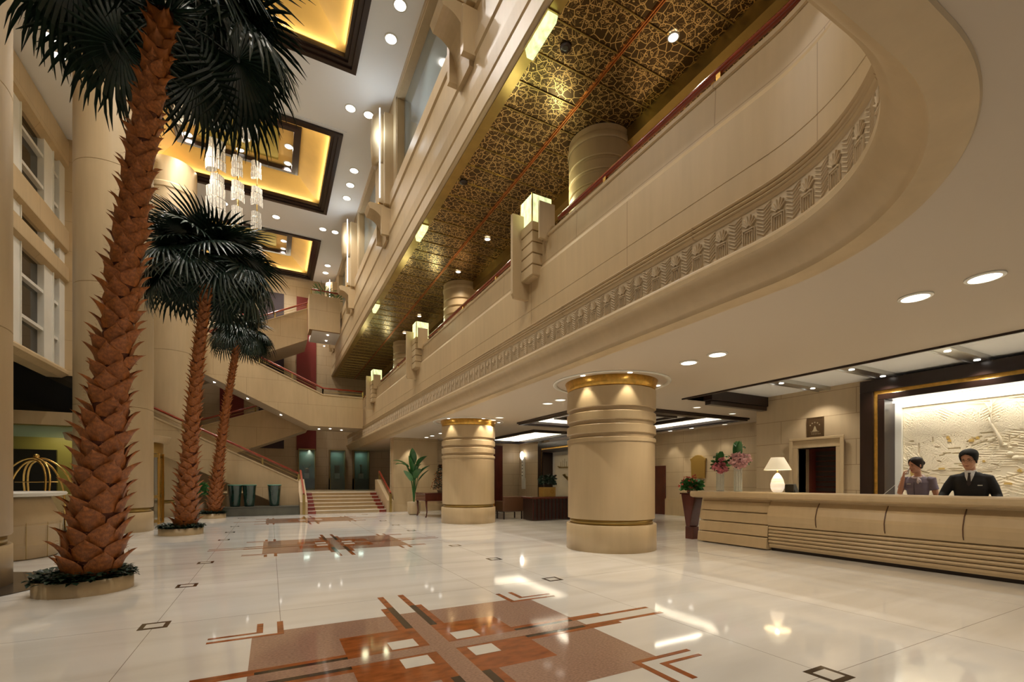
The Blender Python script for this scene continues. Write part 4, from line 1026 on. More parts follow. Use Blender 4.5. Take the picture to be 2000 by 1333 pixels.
# armchair
x,y=7.15,14.1
root=thing('leather_armchair',(x,y,0),'brown leather armchair seen from behind between the two pillars','armchair')
b=MB();b.box(x-.05,x+.75,y,y+.10,.28,.80);b.build('backrest',m_leather,root,bevel=.03)
b=MB();b.box(x-.02,x+.72,y+.1,y+.65,.25,.46);b.build('seat',m_leather,root,bevel=.04)
for ax in(x-.08,x+.70):
    b=MB();b.box(ax,ax+.09,y+.02,y+.62,.28,.64);b.build('armrest',m_leather,root,bevel=.03)
for lx in(x-.02,x+.68):
    for ly in(y+.05,y+.58):
        b=MB();b.bar((lx,ly,0),(lx,ly,.28),.04,.04,up=(0,1,0));b.build('leg',m_dark,root)
root=thing('gilt_armchair',(6.6,14.75,0),'gilded armchair with carved arm, left of the brown leather chair','armchair')
x,y=6.45,14.75
b=MB();b.box(x,x+.6,y,y+.5,.3,.46);b.build('seat',m_ochre,root,bevel=.03)
b=MB();b.box(x,x+.6,y+.5,y+.6,.3,.95);b.build('backrest',m_ochre,root,bevel=.04)
for ax in(x-.04,x+.58):
    b=MB();b.tube([(ax,y+.5,.72),(ax,y+.2,.70),(ax,y,.66),(ax,y-.04,.60),(ax,y,.5),(ax,y+.02,.3)],.028,8);b.build('armrest',m_gold,root)
for lx in(x+.04,x+.56):
    for ly in(y+.04,y+.55):
        b=MB();b.tube([(lx,ly,.3),(lx,ly,.0)],[.03,.02],8);b.build('leg',m_gold,root)

# ================================================================= DISPLAY NICHES at back wall
for i,(x0,x1,lab) in enumerate(((1.42,2.32,'tall glass display case at the left, behind the stair wall'),(3.12,4.0,'middle tall glass display case above the steps'),(4.50,5.42,'right tall glass display case above the steps'))):
    root=thing('glass_display_case',((x0+x1)/2,29.4,.83),lab,'display case','glass display cases at the back wall')
    m_nb=bpy.data.materials.get('teal_case_back') or M('teal_case_back',(.10,.17,.14),.5)
    b=MB();b.box(x0,x1,29.9,29.95,.83,3.2);b.build('back_panel',m_nb,root)
    b=MB();b.box(x0,x1,29.3,29.9,.83,1.5);b.build('plinth',m_nb,root)
    b=MB();b.box(x0,x1,29.26,29.28,.85,3.2);b.build('front_glass',m_paleglass2 if 0 else m_glass,root)
    b=MB();b.box(x0,x0+.03,29.26,29.9,.83,3.22);b.box(x1-.03,x1,29.26,29.9,.83,3.22);b.box(x0,x1,29.26,29.9,3.2,3.24);b.build('metal_edges',m_bronzestrip,root)
    xc=(x0+x1)/2
    a=thing('bronze_artifact',(xc,29.6,1.5),['small dark bronze vessel with two horns in the left display case','square dark bronze piece in the middle display case','slender dark bronze goblet in the right display case'][i],'artifact','artifacts in the display cases')
    b=MB()
    if i==0: b.lathe([(.10,.3),(.14,.42),(.13,.55),(.10,.6)],(xc,29.6,1.52),14);b.tube([(xc-.1,29.6,2.1),(xc-.2,29.6,2.25),(xc-.18,29.6,2.36)],.02,6);b.tube([(xc+.1,29.6,2.1),(xc+.2,29.6,2.25),(xc+.18,29.6,2.36)],.02,6)
    elif i==1: b.box(xc-.14,xc+.14,29.5,29.7,1.84,2.3)
    else: b.lathe([(.09,.3),(.03,.36),(.025,.7),(.09,.84)],(xc,29.6,1.52),14)
    b.build('vessel',m_plaque,a)
    b=MB();b.box(xc-.13,xc+.13,29.45,29.75,1.505,1.82);b.build('stand',m_whitemarble,a)
    light('AREA','case_light',(xc,29.55,3.15),7,(.75,1,.85),.3)

# ================================================================= FOUNTAIN BASE WITH GREEN VASES
root=thing('stone_trough',(-.5,20.3,0),'long low grey-green stone trough in front of the lowest stair flight','planter trough')
b=MB();b.box(-1.95,1.0,20.05,20.65,0,.33,0);b.build('body',m_greystone,root);b=MB();b.box(-1.97,1.0,20.02,20.68,.33,.36);b.build('rim',m_greystone,root,bevel=.008)
for i,(px,lab) in enumerate(((536,'dark green glazed floor vase nearest the steps'),(487,'dark green glazed floor vase, second from the steps'),(459,'dark green glazed floor vase beside the third palm'))):
    p=ony(px,985,20.25)
    root=thing('green_floor_vase',(p.x,20.25,.36),lab,'vase','green vases on the stone trough')
    b=MB();b.lathe([(.15,0),(.17,.02),(.235,.78),(.25,.80),(.245,.83),(.21,.83),(.20,.72)],(p.x,20.25,.362),28);b.build('body',m_green,root)
    b=MB();b.lathe([(.245,.80),(.252,.815),(.245,.835),(.21,.835)],(p.x,20.25,.362),28,caps=False);b.build('rim',M('pale_green_rim',(.10,.30,.22),.3) if i==0 else bpy.data.materials['pale_green_rim'],root)
p=ony(450,985,20.5)
root=thing('stone_pedestal',(p.x,20.5,.36),'pale carved stone block behind the third palm','pedestal')
b=MB();b.box(p.x-.1,p.x+.12,20.4,20.6,.362,.75);b.build('block',m_stonep,root);b=MB();b.box(p.x-.12,p.x+.14,20.38,20.62,.75,.80);b.box(p.x-.1,p.x+.12,20.4,20.6,.80,1.15);b.build('upper_block',m_stonep,root,bevel=.01)
p=ony(402,985,20.3);p.x=-2.35
root=thing('leafy_bush',(p.x,20.25,0),'leafy green bush between the second and third palms','plant')
b=MB();foliage(b,(p.x,20.25,.85),.34,200,.18,.09,0,.4,1.3);b.build('leaves',m_leaf2,root)
b=MB();b.lathe([(.14,0),(.2,.5)],(p.x,20.25,.002),16);b.build('pot',m_pot,root)
# fern on the upper landing
root=thing('hanging_fern',(2.3,26.3,11.0),'small feathery fern behind the rail of the upper landing','plant')
b=MB();foliage(b,(2.5,26.2,11.2),.55,130,.35,.03,0,.5,.8);foliage(b,(3.1,26.3,11.1),.35,60,.3,.03,0,.4,.7);b.build('fronds',m_leaf2,root)
b=MB();b.box(2.05,3.3,26.1,26.4,9.42,11.05);b.build('planter',m_stonep,root)

# ================================================================= BELL DESK, CART, REVOLVING DOOR
x,y=-4.15,11.0
root=thing('bell_desk',(x,y,0),'round limestone bell desk with a pale top at the left edge','desk')
b=MB();pr=[(.86,0),(.90,.02),(.93,.22),(.945,.23),(.945,.25),(.94,.26),(.945,.27),(.945,.29),(.95,.55),(.965,.56),(.965,.58),(.955,.59),(.965,.60),(.965,.62),(.95,.66),(.80,.99),(.78,1.05)]
pr=[(r*.85,z) for r,z in pr]
b.lathe(pr,(x,y,0),48);b.build('body',m_stonep,root)
b=MB();b.lathe([(.76,1.05),(.87,1.07),(.89,1.10),(.87,1.13),(.0,1.13)],(x,y,0),48,caps=False);b.build('top',m_whitemarble,root)
b=MB()
for k in range(16):
    a=2*PI*k/16;b.bar((x+.812*math.cos(a),y+.812*math.sin(a),.02),(x+.82*math.cos(a),y+.82*math.sin(a),.62),.006,.006)
b.build('vertical_joints',m_bronzestrip,root)
cx,cy=-4.35,13.15
root=thing('luggage_cart',(cx,cy,0),'shiny brass luggage cart with arched tubes behind the bell desk','luggage cart')
d=Vector((C_,-S_,0));nn=Vector((S_,C_,0));c0=Vector((cx,cy,0))
b=MB();b.obox(c0+Vector((0,0,.25)),d,nn,(0,0,1),.58,.32,.03);b.build('deck',m_dark,root)
for sn in(-1,1):
    for q in(.0,.16):
        b=MB();pts=[]
        for k in range(19):
            t=PI*k/18;pts.append(c0+d*(-(.54-q)*math.cos(t))+nn*sn*(.30-q*.5)*(1-.75*math.sin(t))+Vector((0,0,.9+(.90-q*.3)*math.sin(t)**.75)))
        pts=[Vector((pts[0].x,pts[0].y,.28))]+pts+[Vector((pts[-1].x,pts[-1].y,.28))]
        b.tube(pts,.019,8);b.build('arched_tube',m_brass,root)
b=MB();b.sphere(c0+Vector((0,0,1.84)),.05,8);b.build('finial',m_brass,root)
b=MB();b.tube([c0-d*.45+Vector((0,0,1.3)),c0+d*.45+Vector((0,0,1.3))],.012,6);b.build('hanging_bar',m_brass,root)
for a,e in((-1,-1),(1,-1),(1,1),(-1,1)):
    p=c0+d*.5*a+nn*.26*e+Vector((0,0,.11));b=MB();b.tube([p-nn*.02,p+nn*.02],.11,14);b.build('wheel',m_plastic,root)
x,y=-4.05,17.85
root=thing('revolving_door',(x,y,0),'gold-framed revolving door under a round stone canopy behind the second palm','revolving door')
b=MB();b.lathe([(1.03,2.17),(1.05,2.18),(1.05,2.5),(1.03,2.5)],(x,y,0),48);b.build('gold_drum',m_ochre,root)
b=MB();b.lathe([(1.12,2.5),(1.2,2.52),(1.23,2.66),(1.25,2.70),(0.01,2.70)],(x,y,0),48,caps=False);b.lathe([(.01,2.5),(1.12,2.5)],(x,y,0),48,caps=False);b.build('canopy',m_stonep,root)
for k in range(16):
    a=2*PI*k/16+.1;b=MB();b.bar((x+1.04*math.cos(a),y+1.04*math.sin(a),0),(x+1.04*math.cos(a),y+1.04*math.sin(a),2.18),.06,.06);b.build('door_post',m_brass,root)
for k in range(0,16,2):
    a=2*PI*(k+.5)/16+.1;p=[2*PI*(k+j)/16+.1 for j in(0,1)]
    b=MB();b.add([(x+1.04*math.cos(p[0]),y+1.04*math.sin(p[0]),.1),(x+1.04*math.cos(p[1]),y+1.04*math.sin(p[1]),.1),(x+1.04*math.cos(p[1]),y+1.04*math.sin(p[1]),2.15),(x+1.04*math.cos(p[0]),y+1.04*math.sin(p[0]),2.15)],[(0,1,2,3)]);b.build('glass_leaf',m_glass,root)
    b=MB();
    for z in(.1,.85,2.1): b.bar((x+1.04*math.cos(p[0]),y+1.04*math.sin(p[0]),z),(x+1.04*math.cos(p[1]),y+1.04*math.sin(p[1]),z),.05,.09)
    b.build('cross_rail',m_ochre,root)
# dark doormat at the left edge
b=MB();b.lathe([(1.25,0.002),(1.25,.008)],(-3.74,8.0,0),48,sx=1,sy=1)
m_mat=M('dark_floor_granite',(.055,.045,.035),.12)
tag(b.build('dark_floor_ring',m_mat),'dark polished stone ring on the floor around the left-edge column','floor ring',kind='structure')

# ================================================================= CRYSTAL PENDANTS
def shell(b,c,r,h,ph,tilt=.25,n=40):
    "curved curtain of crystal strips in three lapping tiers, swooping up at one side"
    for t in range(3):
        z1=c[2]+h*(.5-t*.30)-h*.08;z0=z1-h*.27;rr=r*(.90+.05*t)
        vs=[];fs=[[],[]]
        for k in range(n+1):
            a=ph-2.0+4.0*k/n;q=k/n-.5
            rk=rr*(1+.05*(k%2));dz=h*(.16*(max(0,-q)*2)**2.2-.05*q)*1.5+.02*h*math.cos(q*6)
            for (zz,ro) in ((z1,1.0),(z0,.97)): vs.append((c[0]+rk*ro*math.cos(a),c[1]+rk*ro*math.sin(a),zz+dz))
        o=len(b.v);b.v+=vs
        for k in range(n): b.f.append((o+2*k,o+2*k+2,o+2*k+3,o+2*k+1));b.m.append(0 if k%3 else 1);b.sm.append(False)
PS=[('P',425,14.15,[(275,342,45),(342,385,30),(366,437,46)],17.0,'long crystal pendant with the widest shells, behind the second palm top',455),
    ('P',465,14.15,[(305,350,26),(355,398,27),(404,442,27)],17.0,'long slim crystal pendant in the middle, golden rod above it',445),
    ('P',502,14.15,[(316,354,24),(366,407,24),(414,452,24),(478,514,24)],17.0,'long slim crystal pendant at the right, four shells',516),
    ('P',365,14.15,[(172,250,48)],14.6,'wide upper crystal shell nearest the palm trunk',250),
    ('P',430,14.15,[(192,264,40)],14.8,'wide upper crystal shell half hidden by palm leaves, middle one',264),
    ('P',490,14.15,[(218,286,38)],15.0,'upper crystal shell half hidden by palm leaves, right one',286),
    ('P',464,14.15,[(610,641,28)],17.6,'single small crystal shell hanging lowest, over the third palm',641)]
for _,px,zt,shs,D,lab,yb in PS:
    p=ond(px,300,D);root=thing('crystal_pendant',(p.x,p.y,zt),lab,'pendant lamp','crystal pendants of the golden coffer')
    zb=ond(px,yb,D).z
    b=MB();b.tube([(p.x,p.y,zt),(p.x,p.y,zb)],.022,6)
    b.build('rod',m_brass,root)
    b=MB();b.lathe([(.10,0),(.10,-.03)],(p.x,p.y,zt),14);b.build('ceiling_rose',m_brass,root)
    for i,(ya,yb2,w) in enumerate(shs):
        za=ond(px,ya,D).z;z2=ond(px,yb2,D).z;r=w/2/F*D/1.15
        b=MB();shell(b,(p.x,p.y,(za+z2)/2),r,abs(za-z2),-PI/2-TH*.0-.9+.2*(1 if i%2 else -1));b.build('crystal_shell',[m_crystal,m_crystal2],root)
    if px<600: light('POINT','pendant_glow',(p.x,p.y,(ond(px,shs[0][0],D).z+zb)/2),6,(1,.93,.82),.12)
# ================================================================= PALMS
R4=random.Random(11)
def frond_mesh(seed,nl=34,L=.95):
    "fan leaf lying along +X from the petiole end at the origin, facing up"
    R=random.Random(seed);b=MB()
    fold=.45*L;span=2.55
    for i in range(nl):
        a0=-span+2*span*i/nl;a1=-span+2*span*(i+1)/nl;am=(a0+a1)/2
        ll=L*(1-.22*abs(am)/span)*R.uniform(.9,1.06);h=.018
        lift=lambda r,a:-.10*r*r*2.2-.05*abs(a)*r
        def P(r,a,z): return (r*math.cos(a),r*math.sin(a),z+lift(r,a))
        rf=fold*(1-.25*abs(am)/span)
        dr=R.uniform(.25,.75)*ll;da=R.uniform(-.04,.04)
        pts=[]
        pts.append((P(.03,a0,0),P(.03,am,h*.3),P(.03,a1,0)))
        pts.append((P(rf*.6,a0,0),P(rf*.6,am,h),P(rf*.6,a1,0)))
        pts.append((P(rf,a0,0),P(rf,am,h*1.2),P(rf,a1,0)))
        w=(a1-a0)*.40
        for t,wk,dz in((.35,.8,.05),(.7,.45,.28),(1.,.04,.62)):
            r=rf+(ll-rf)*t;z=-dz*dr*.42
            pts.append((P(r,am-w*wk+da*t,z),P(r,am+da*t,z+h*(1-t)),P(r,am+w*wk+da*t,z)))
        vs=[q for p in pts for q in p];fs=[]
        for k in range(len(pts)-1):
            for j in(0,1): fs.append((k*3+j,k*3+j+1,k*3+j+4,k*3+j+3))
        b.add(vs,fs,0,False)
    return b.mesh('fan_leaf',m_leaf)
FR=[frond_mesh(s,36,.95+.05*(s%3)) for s in range(5)]
def boot_mesh(seed):
    "a broad pointed leaf base curling outward; local x outward, y sideways, z up"
    R=random.Random(seed);b=MB();W=.5;H=1.0
    NU,NV=6,6;vs=[];fs=[]
    tip=R.uniform(-.12,.12);curl=R.uniform(.28,.5)
    for j in range(NV+1):
        t=j/NV
        w=W*(.80+.25*t) if t<.45 else W*(.9125)*(1-((t-.45)/.55)**1.35)+.015
        for i in range(NU+1):
            s=2*i/NU-1
            x=.10*(1-s*s)+.13*(1-abs(s))*(.4+t)+.16*t+curl*max(0,t-.5)**1.4*2.0-(.10*(1-t)*abs(s))
            z=H*t-.10*abs(s)*t+R.uniform(-.012,.012)
            vs.append((x,s*w+tip*t,z))
    for j in range(NV):
        for i in range(NU): a=j*(NU+1)+i;fs.append((a,a+1,a+NU+2,a+NU+1))
    b.add(vs,fs,0,True)
    for k in range(5):   # fibres at the edge
        s=R.choice((-1,1));t=R.uniform(.2,.8);p=Vector((.15,s*W*.8,H*t));q=p+Vector((R.uniform(.02,.12),s*R.uniform(.04,.14),R.uniform(-.05,.1)))
        b.tube([p,(p+q)/2+Vector((0,0,.03)),q],[.008,.006,.002],3)
    me=b.mesh('leaf_base',[m_boot]);return me
BT=[boot_mesh(s) for s in range(6)]
def palm(name_lab,planter_lab,ivy_lab,base,top,rb,nrows,crown_r,pr,ph,seed,nfr,els=(1.2,.8,.45,.15,-.1,-.35),curve=.0):
    R=random.Random(seed)
    base=Vector(base);top=Vector(top)
    # planter
    pl=thing('round_planter',(base.x,base.y,0),planter_lab,'planter','low round stone planters of the palms')
    pc=Vector(pr[:2]);rr=pr[2]
    b=MB();b.lathe([(rr,0),(rr,ph),(rr-.05,ph),(rr-.06,ph-.06)],(pc.x,pc.y,0),56,caps=False);b.lathe([(rr,0),(rr-.06,0)],(pc.x,pc.y,0.001),56,caps=False);b.build('wall',m_stonep,pl)
    b=MB();b.lathe([(.001,ph-.05),(rr-.05,ph-.05)],(pc.x,pc.y,0),40,caps=False);b.build('soil',m_soil,pl)
    b=MB()
    for k in range(int(1100*(rr+.12)**2/.4)):
        t=R.uniform(0,2*PI);q=(R.uniform(.30,1))**.6*(rr+.02);p=(pc.x+q*math.cos(t),pc.y+q*math.sin(t),ph+R.uniform(-.02,.13)*(1.1-q/rr*.5))
        a=R.uniform(0,2*PI);leafm(b,p,(math.cos(a),math.sin(a),R.uniform(.1,.9)),R.uniform(.06,.10),.06,R.uniform(.3,1.2),0,2)
    tag(b.build('ivy_ground_cover',m_ivy),ivy_lab,'ground cover',kind='stuff')
    # trunk
    root=thing('palm_tree',tuple(base),name_lab,'palm tree')
    H=(top-base).length
    def ax(t):
        return base+(top-base)*t+Vector((C_,-S_,0))*curve*math.sin(PI*t)
    KN=[(0,.88),(.16,.74),(.30,.54),(.57,.45),(.85,.35),(1,.33)]
    def rad(t):
        for (a,ra),(c,rc) in zip(KN,KN[1:]):
            if a<=t<=c: return rb*(ra+(rc-ra)*(t-a)/(c-a))
        return rb*.3
    def bs(t): return rb*(1.22-.48*min(1,t*1.6)) if t<.62 else rb*(.74-.12*(t-.62))
    b=MB();b.tube([ax(k/16) for k in range(17)],[rad(k/16) for k in range(17)],14);b.build('trunk',m_bark,root)
    cam_dir=Vector((-base.x,-base.y,0)).normalized();cang=math.atan2(cam_dir.y,cam_dir.x)
    boots=[];t=.005;k=0;ang=0
    while t<.985:
        r=rad(t);circ=5 if t>.2 else 6
        for q in range(circ):
            a=ang+2*PI*q/circ+R.uniform(-.1,.1)
            boots.append((t+R.uniform(-.004,.004),a,r))
        ang+=PI/circ;t+=(.56*bs(t))/H;k+=1
    def mat_for(bt):
        t,a,r=bt;p=ax(t);s=bs(t)*1.05
        m=Matrix.Translation(p-ORG[root.name])@Matrix.Rotation(a,4,'Z')@Matrix.Translation((r*.93,0,0))@Matrix.Rotation(.10+R.uniform(-.05,.12),4,'Y')@Matrix.Rotation(R.uniform(-.15,.15),4,'X')@Matrix.Diagonal((s*.62,s*.95,s*.90*R.uniform(.88,1.15),1))
        return m
    vis=sorted(boots,key=lambda q:-(math.cos(q[1]-cang)*1.0-(0.9 if q[0]>.9 else 0)-q[0]*.35))
    first=set(id(q) for q in vis[:100])
    rest=MB()
    for q in boots:
        me=BT[R.randrange(6)];m=mat_for(q)
        if id(q) in first:
            o=bpy.data.objects.new('leaf_base',me);C.objects.link(o);o.parent=root;o.matrix_basis=m
        else:
            off=ORG[root.name];rest.add([tuple(m@v.co+off) for v in me.vertices],[tuple(p.vertices) for p in me.polygons],0,True)
    o=rest.build('leaf_base',m_boot,root);o['kind']='stuff'
    # crown
    for i in range(nfr):
        el=els[i%6]+R.uniform(-.15,.15);a=i*2.399+R.uniform(-.2,.2)
        pl_=crown_r*R.uniform(.42,.58)
        d=Vector((math.cos(a)*math.cos(el),math.sin(a)*math.cos(el),math.sin(el)))
        c=ax(1.0)+Vector((math.cos(a),math.sin(a),0))*.08
        pts=[c,c+d*pl_*.5+Vector((0,0,.03)),c+d*pl_-Vector((0,0,.05*pl_))]
        e=(pts[2]-pts[1]).normalized()
        fo=bpy.data.objects.new('palm_frond',FR[i%5]);C.objects.link(fo);fo.parent=root
        s=crown_r*R.uniform(.58,.70)
        side=e.cross(Vector((0,0,1))).normalized();upv=side.cross(e).normalized()
        roll=R.uniform(-.35,.35)
        # droop the blade relative to the stalk
        e2=(e+Vector((0,0,-1))*(.35+.4*(1-max(0,el)))).normalized();up2=side.cross(e2).normalized()
        m=Matrix((( e2.x,side.x*-1,up2.x,0),(e2.y,-side.y,up2.y,0),(e2.z,-side.z,up2.z,0),(0,0,0,1)))
        fo.matrix_basis=Matrix.Translation(pts[2]-ORG[root.name])@m@Matrix.Rotation(roll,4,'X')@Matrix.Diagonal((s,s,s,1))
        sb=MB();sb.tube([p-pts[2]+Vector(ORG[root.name]) for p in pts],[.020,.014,.009],5)
        me=sb.mesh('leaf_stalk',m_leaf,ORG[root.name])
        so=bpy.data.objects.new('leaf_stalk',me);C.objects.link(so);so.parent=fo
        so.matrix_parent_inverse=Matrix.Identity(4)
        so.matrix_basis=fo.matrix_basis.inverted()@Matrix.Translation(pts[2]-ORG[root.name])
    return root
RV=Vector((C_,-S_,0));
b1=ond(180,1100,5.5);t1=ond(322,22,5.5)
p1=onz(165,1173,0)
palm('tallest-looking palm with thick orange-brown scaly trunk at the left foreground','low round stone planter under the foreground palm','dark ivy leaves around the foot of the foreground palm',
     (b1.x,b1.y,.16),tuple(t1),.275,0,1.55,(ond(166,1130,5.5).x,ond(166,1130,5.5).y,.455),.17,2,38,els=(1.25,.95,.6,.35,.12,-.05),curve=-.07)
b2=ond(362,1010,11.5);t2=ond(408,528,11.5);q=ond(354,1030,11.4)
palm('second palm, standing between the big columns','low round stone planter under the second palm','dark ivy leaves around the foot of the second palm',
     (b2.x,b2.y,.16),tuple(t2),.245,0,1.65,(q.x,q.y,.46),.17,5,40,curve=-.06)
b3=ond(418,982,16.5);t3=ond(468,655,16.5);q=ond(416,1000,16.5)
palm('third palm, farthest, in front of the stairs','low round stone planter under the farthest palm','dark ivy leaves around the foot of the farthest palm',
     (b3.x,b3.y,.16),tuple(t3),.22,0,1.15,(q.x,q.y,.40),.17,9,34,curve=-.10)
# ================================================================= PEOPLE
def ell(c,w,d,n=20,ax=(1,0,0),ay=(0,1,0),sq=1.):
    c=Vector(c);ax=Vector(ax);ay=Vector(ay);o=[]
    for k in range(n):
        t=2*PI*k/n;x=math.cos(t);y=math.sin(t)
        x=math.copysign(abs(x)**sq,x);y=math.copysign(abs(y)**sq,y)
        o.append(c+ax*w*x+ay*d*y)
    return o
class Xf:
    "local frame: x = person's left, y = forward, z = up"
    def __init__(s,loc,fwd,sc=1.):
        s.o=Vector(loc);f=Vector((fwd[0],fwd[1],0)).normalized();s.f=f;s.l=Vector((-f.y,f.x,0));s.s=sc
    def __call__(s,p): return s.o+(s.l*p[0]+s.f*p[1]+Vector((0,0,1))*p[2])*s.s
def xmb(mb,X):
    mb.v=[tuple(X(v)) for v in mb.v];return mb
def headmap(hc,yaw,pitch,roll=0):
    m=Matrix.Translation(hc)@Matrix.Rotation(yaw,4,'Z')@Matrix.Rotation(pitch,4,'X')@Matrix.Rotation(roll,4,'Y')
    return m
def limb(mb,pts,rs,n=14):
    mb.tube(pts,rs,n)
def hand(mb,w,d,palm_n,side,curl=.5,sc=1.,spread=.12):
    "w wrist, d finger direction, palm_n palm facing direction; side=+1 thumb along d x palm_n"
    w=Vector(w);d=Vector(d).normalized();n=Vector(palm_n);n=(n-d*n.dot(d)).normalized();a=d.cross(n)*side
    rings=[]
    for t,hw,hd in((0,.026,.019),(.03,.036,.017),(.06,.041,.015),(.085,.040,.013)):
        rings.append(ell(w+d*t*sc,hw*sc,hd*sc,12,a,n))
    mb.loft(rings)
    for k,(off,L,ra) in enumerate(((.030,.072,.0088),(.010,.080,.0090),(-.011,.075,.0086),(-.030,.058,.0078))):
        p=w+d*.078*sc+a*off*sc;dd=(d+a*off*spread*8).normalized();pts=[p];c=curl*(1+.12*k)
        for j,f in enumerate((.45,.30,.25)):
            ang=c*(j+.6)
            e=(dd*math.cos(ang)+n*math.sin(ang)).normalized();pts.append(pts[-1]+e*L*f*sc)
        mb.tube(pts,[ra*sc,ra*.95*sc,ra*.88*sc,ra*.7*sc],8)
    p=w+d*.022*sc+a*.026*sc;e=(a*.8+d*.7+n*.25).normalized();q=p+e*.036*sc;e2=(d*.85+a*.25+n*.45*curl*2).normalized();r=q+e2*.030*sc;s=r+(e2+n*.3*curl).normalized()*.024*sc
    mb.tube([p,q,r,s],[.014*sc,.0115*sc,.0100*sc,.0078*sc],8)
HEADR=[(-.120,.016,.062,.014),(-.112,.034,.050,.032),(-.092,.050,.028,.060),(-.06,.060,.010,.080),(-.02,.067,.000,.089),(.02,.073,-.004,.094),(.055,.075,-.006,.095),(.085,.068,-.008,.086),(.105,.052,-.010,.066),(.119,.020,-.012,.028)]
def add_head(mb,m,wide=1.):
    o=len(mb.v)
    mb.loft([ell((0,f0,z),w*wide,d,22,sq=.92) for z,w,f0,d in HEADR])
    # nose, lips swell, brow, cheeks, ears
    mb.loft([ell((0,.085,.018),.007,.008,10),ell((0,.094,-.008),.010,.012,10),ell((0,.099,-.028),.016,.016,10),ell((0,.088,-.040),.013,.012,10)])
    mb.sphere((0,.076,-.066),.022,6,0,(1.1,.75,.55));mb.sphere((0,.070,-.103),.022,6,0,(1,.7,.7))
    for s in(-1,1):
        mb.sphere((s*.033*wide,.066,-.035),.024,6,0,(1,.8,1));mb.sphere((s*.030,.080,.036),.02,6,0,(1.4,.5,.35))
        mb.loft([ell((s*.074*wide,-.008,z),.010,d,10) for z,d in((-.035,.006),(-.025,.013),(0,.017),(.02,.019),(.03,.010))])
    for i in range(o,len(mb.v)): mb.v[i]=tuple(m@Vector(mb.v[i]))
def hairmesh(m,front,wide=1.,low=-.05,n=28,vol=.012,part=0):
    b=MB();rows=[]
    zs=[low+(.1195-low)*k/16 for k in range(17)]
    def prm(z):
        for i in range(len(HEADR)-1):
            a,c=HEADR[i],HEADR[i+1]
            if a[0]<=z<=c[0]:
                t=(z-a[0])/(c[0]-a[0]);return [a[j]+(c[j]-a[j])*t for j in(1,2,3)]
        return [.010,-.012,.014] if z>0 else HEADR[0][1:]
    for z in zs:
        w,f0,d=prm(min(z,.119));k=.004+vol*(.25+.75*max(0,min(1,(z+.03)/.09)))
        op=front(z)   # half opening angle at the front
        row=[]
        for i in range(n+1):
            a=PI/2+op+(2*PI-2*op)*i/n
            row.append((( w*wide+k)*math.cos(a),f0-.002+(d+k)*math.sin(a),z+.013*max(0,z)/.119))
        rows.append(row)
    vs=[p for r in rows for p in r];fs=[]
    for j in range(len(rows)-1):
        for i in range(n): fs.append((j*(n+1)+i,j*(n+1)+i+1,(j+1)*(n+1)+i+1,(j+1)*(n+1)+i))
    b.add(vs,fs,0,True);b.v.append((0,-.012,.1345));t=len(b.v)-1
    for i in range(n): b.f.append(((len(rows)-1)*(n+1)+i,(len(rows)-1)*(n+1)+i+1,t));b.m.append(0);b.sm.append(True)
    b.v=[tuple(m@Vector(v)) for v in b.v];return b
def rem(o,vox,it=2):
    r=o.modifiers.new('r','REMESH');r.mode='VOXEL';r.voxel_size=vox;r.use_smooth_shade=True
    s=o.modifiers.new('s','SMOOTH');s.factor=.5;s.iterations=it
def face(root,X,m,brow,lipc,lid=True):
    for s,nm in((-1,'eye'),(1,'eye')):
        b=MB();b.sphere((s*.031,.0845,.012),.0105,6,0,(1.35,.5,.38 if lid else .6));b.v=[tuple(m@Vector(v)) for v in b.v];xmb(b,X).build('eye',m_eye,root)
        b=MB();b.tube([(s*.016,.0925,.030),(s*.031,.0925,.036),(s*.048,.083,.030)],[.0035,.004,.0022],6);b.v=[tuple(m@Vector(v)) for v in b.v];xmb(b,X).build('eyebrow',brow,root)
    b=MB();b.tube([(-.022,.0855,-.063),(-.008,.0935,-.0605),(.008,.0935,-.0605),(.022,.0855,-.063)],[.002,.0045,.0045,.002],6);b.tube([(-.019,.0855,-.067),(0,.0935,-.0695),(.019,.0855,-.067)],[.002,.005,.002],6)
    b.v=[tuple(m@Vector(v)) for v in b.v];xmb(b,X).build('lips',lipc,root)

# ---------------- woman on the phone
loc=Vector((9.42,3.56,0))
vc=Vector((-loc.x,-loc.y,0)).normalized();left=Vector((vc.y,-vc.x,0))   # image-left seen from the camera
if left.dot(Vector((-C_,S_,0)))<0: left=-left
X=Xf(loc,vc*.94+left*.34)
root=thing('person',tuple(loc),'woman in a mauve short-sleeved uniform and pale scarf holding a phone behind the desk','person')
hm=headmap(Vector((-.005,.035,1.575)),-.0,0)
# her right is image-left; turn head to her right and down
hm=headmap(Vector((-.012,.04,1.572)),math.radians(30),-math.radians(12),0)
b=MB();add_head(b,hm,.95)
b.loft([ell((-.005,.000,1.34),.060,.055),ell((-.003,.004,1.40),.048,.048),ell((-.002,.012,1.45),.044,.046),ell((-.005,.02,1.50),.045,.05),ell((-.008,.025,1.54),.045,.055)])
b.loft([ell((0,0,.86),.165,.115),ell((0,0,.98),.135,.10),ell((0,0,1.08),.12,.09),ell((0,.005,1.2),.14,.10),ell((0,0,1.30),.16,.095),ell((0,0,1.36),.14,.075),ell((0,0,1.385),.07,.055)])
shR=Vector((-.175,0,1.335));shL=Vector((.175,0,1.335))
elR=Vector((-.190,.15,1.105));wrR=Vector((-.130,.175,1.385))
limb(b,[shR,(shR+elR)/2,elR],[.050,.044,.037]);limb(b,[elR,elR+(wrR-elR)*.4,wrR],[.037,.035,.024])
elL=Vector((.232,-.02,1.07));wrL=Vector((.215,.10,.86))
limb(b,[shL,(shL+elL)/2,elL],[.050,.043,.036]);limb(b,[elL,elL+(wrL-elL)*.4,wrL],[.036,.034,.023])
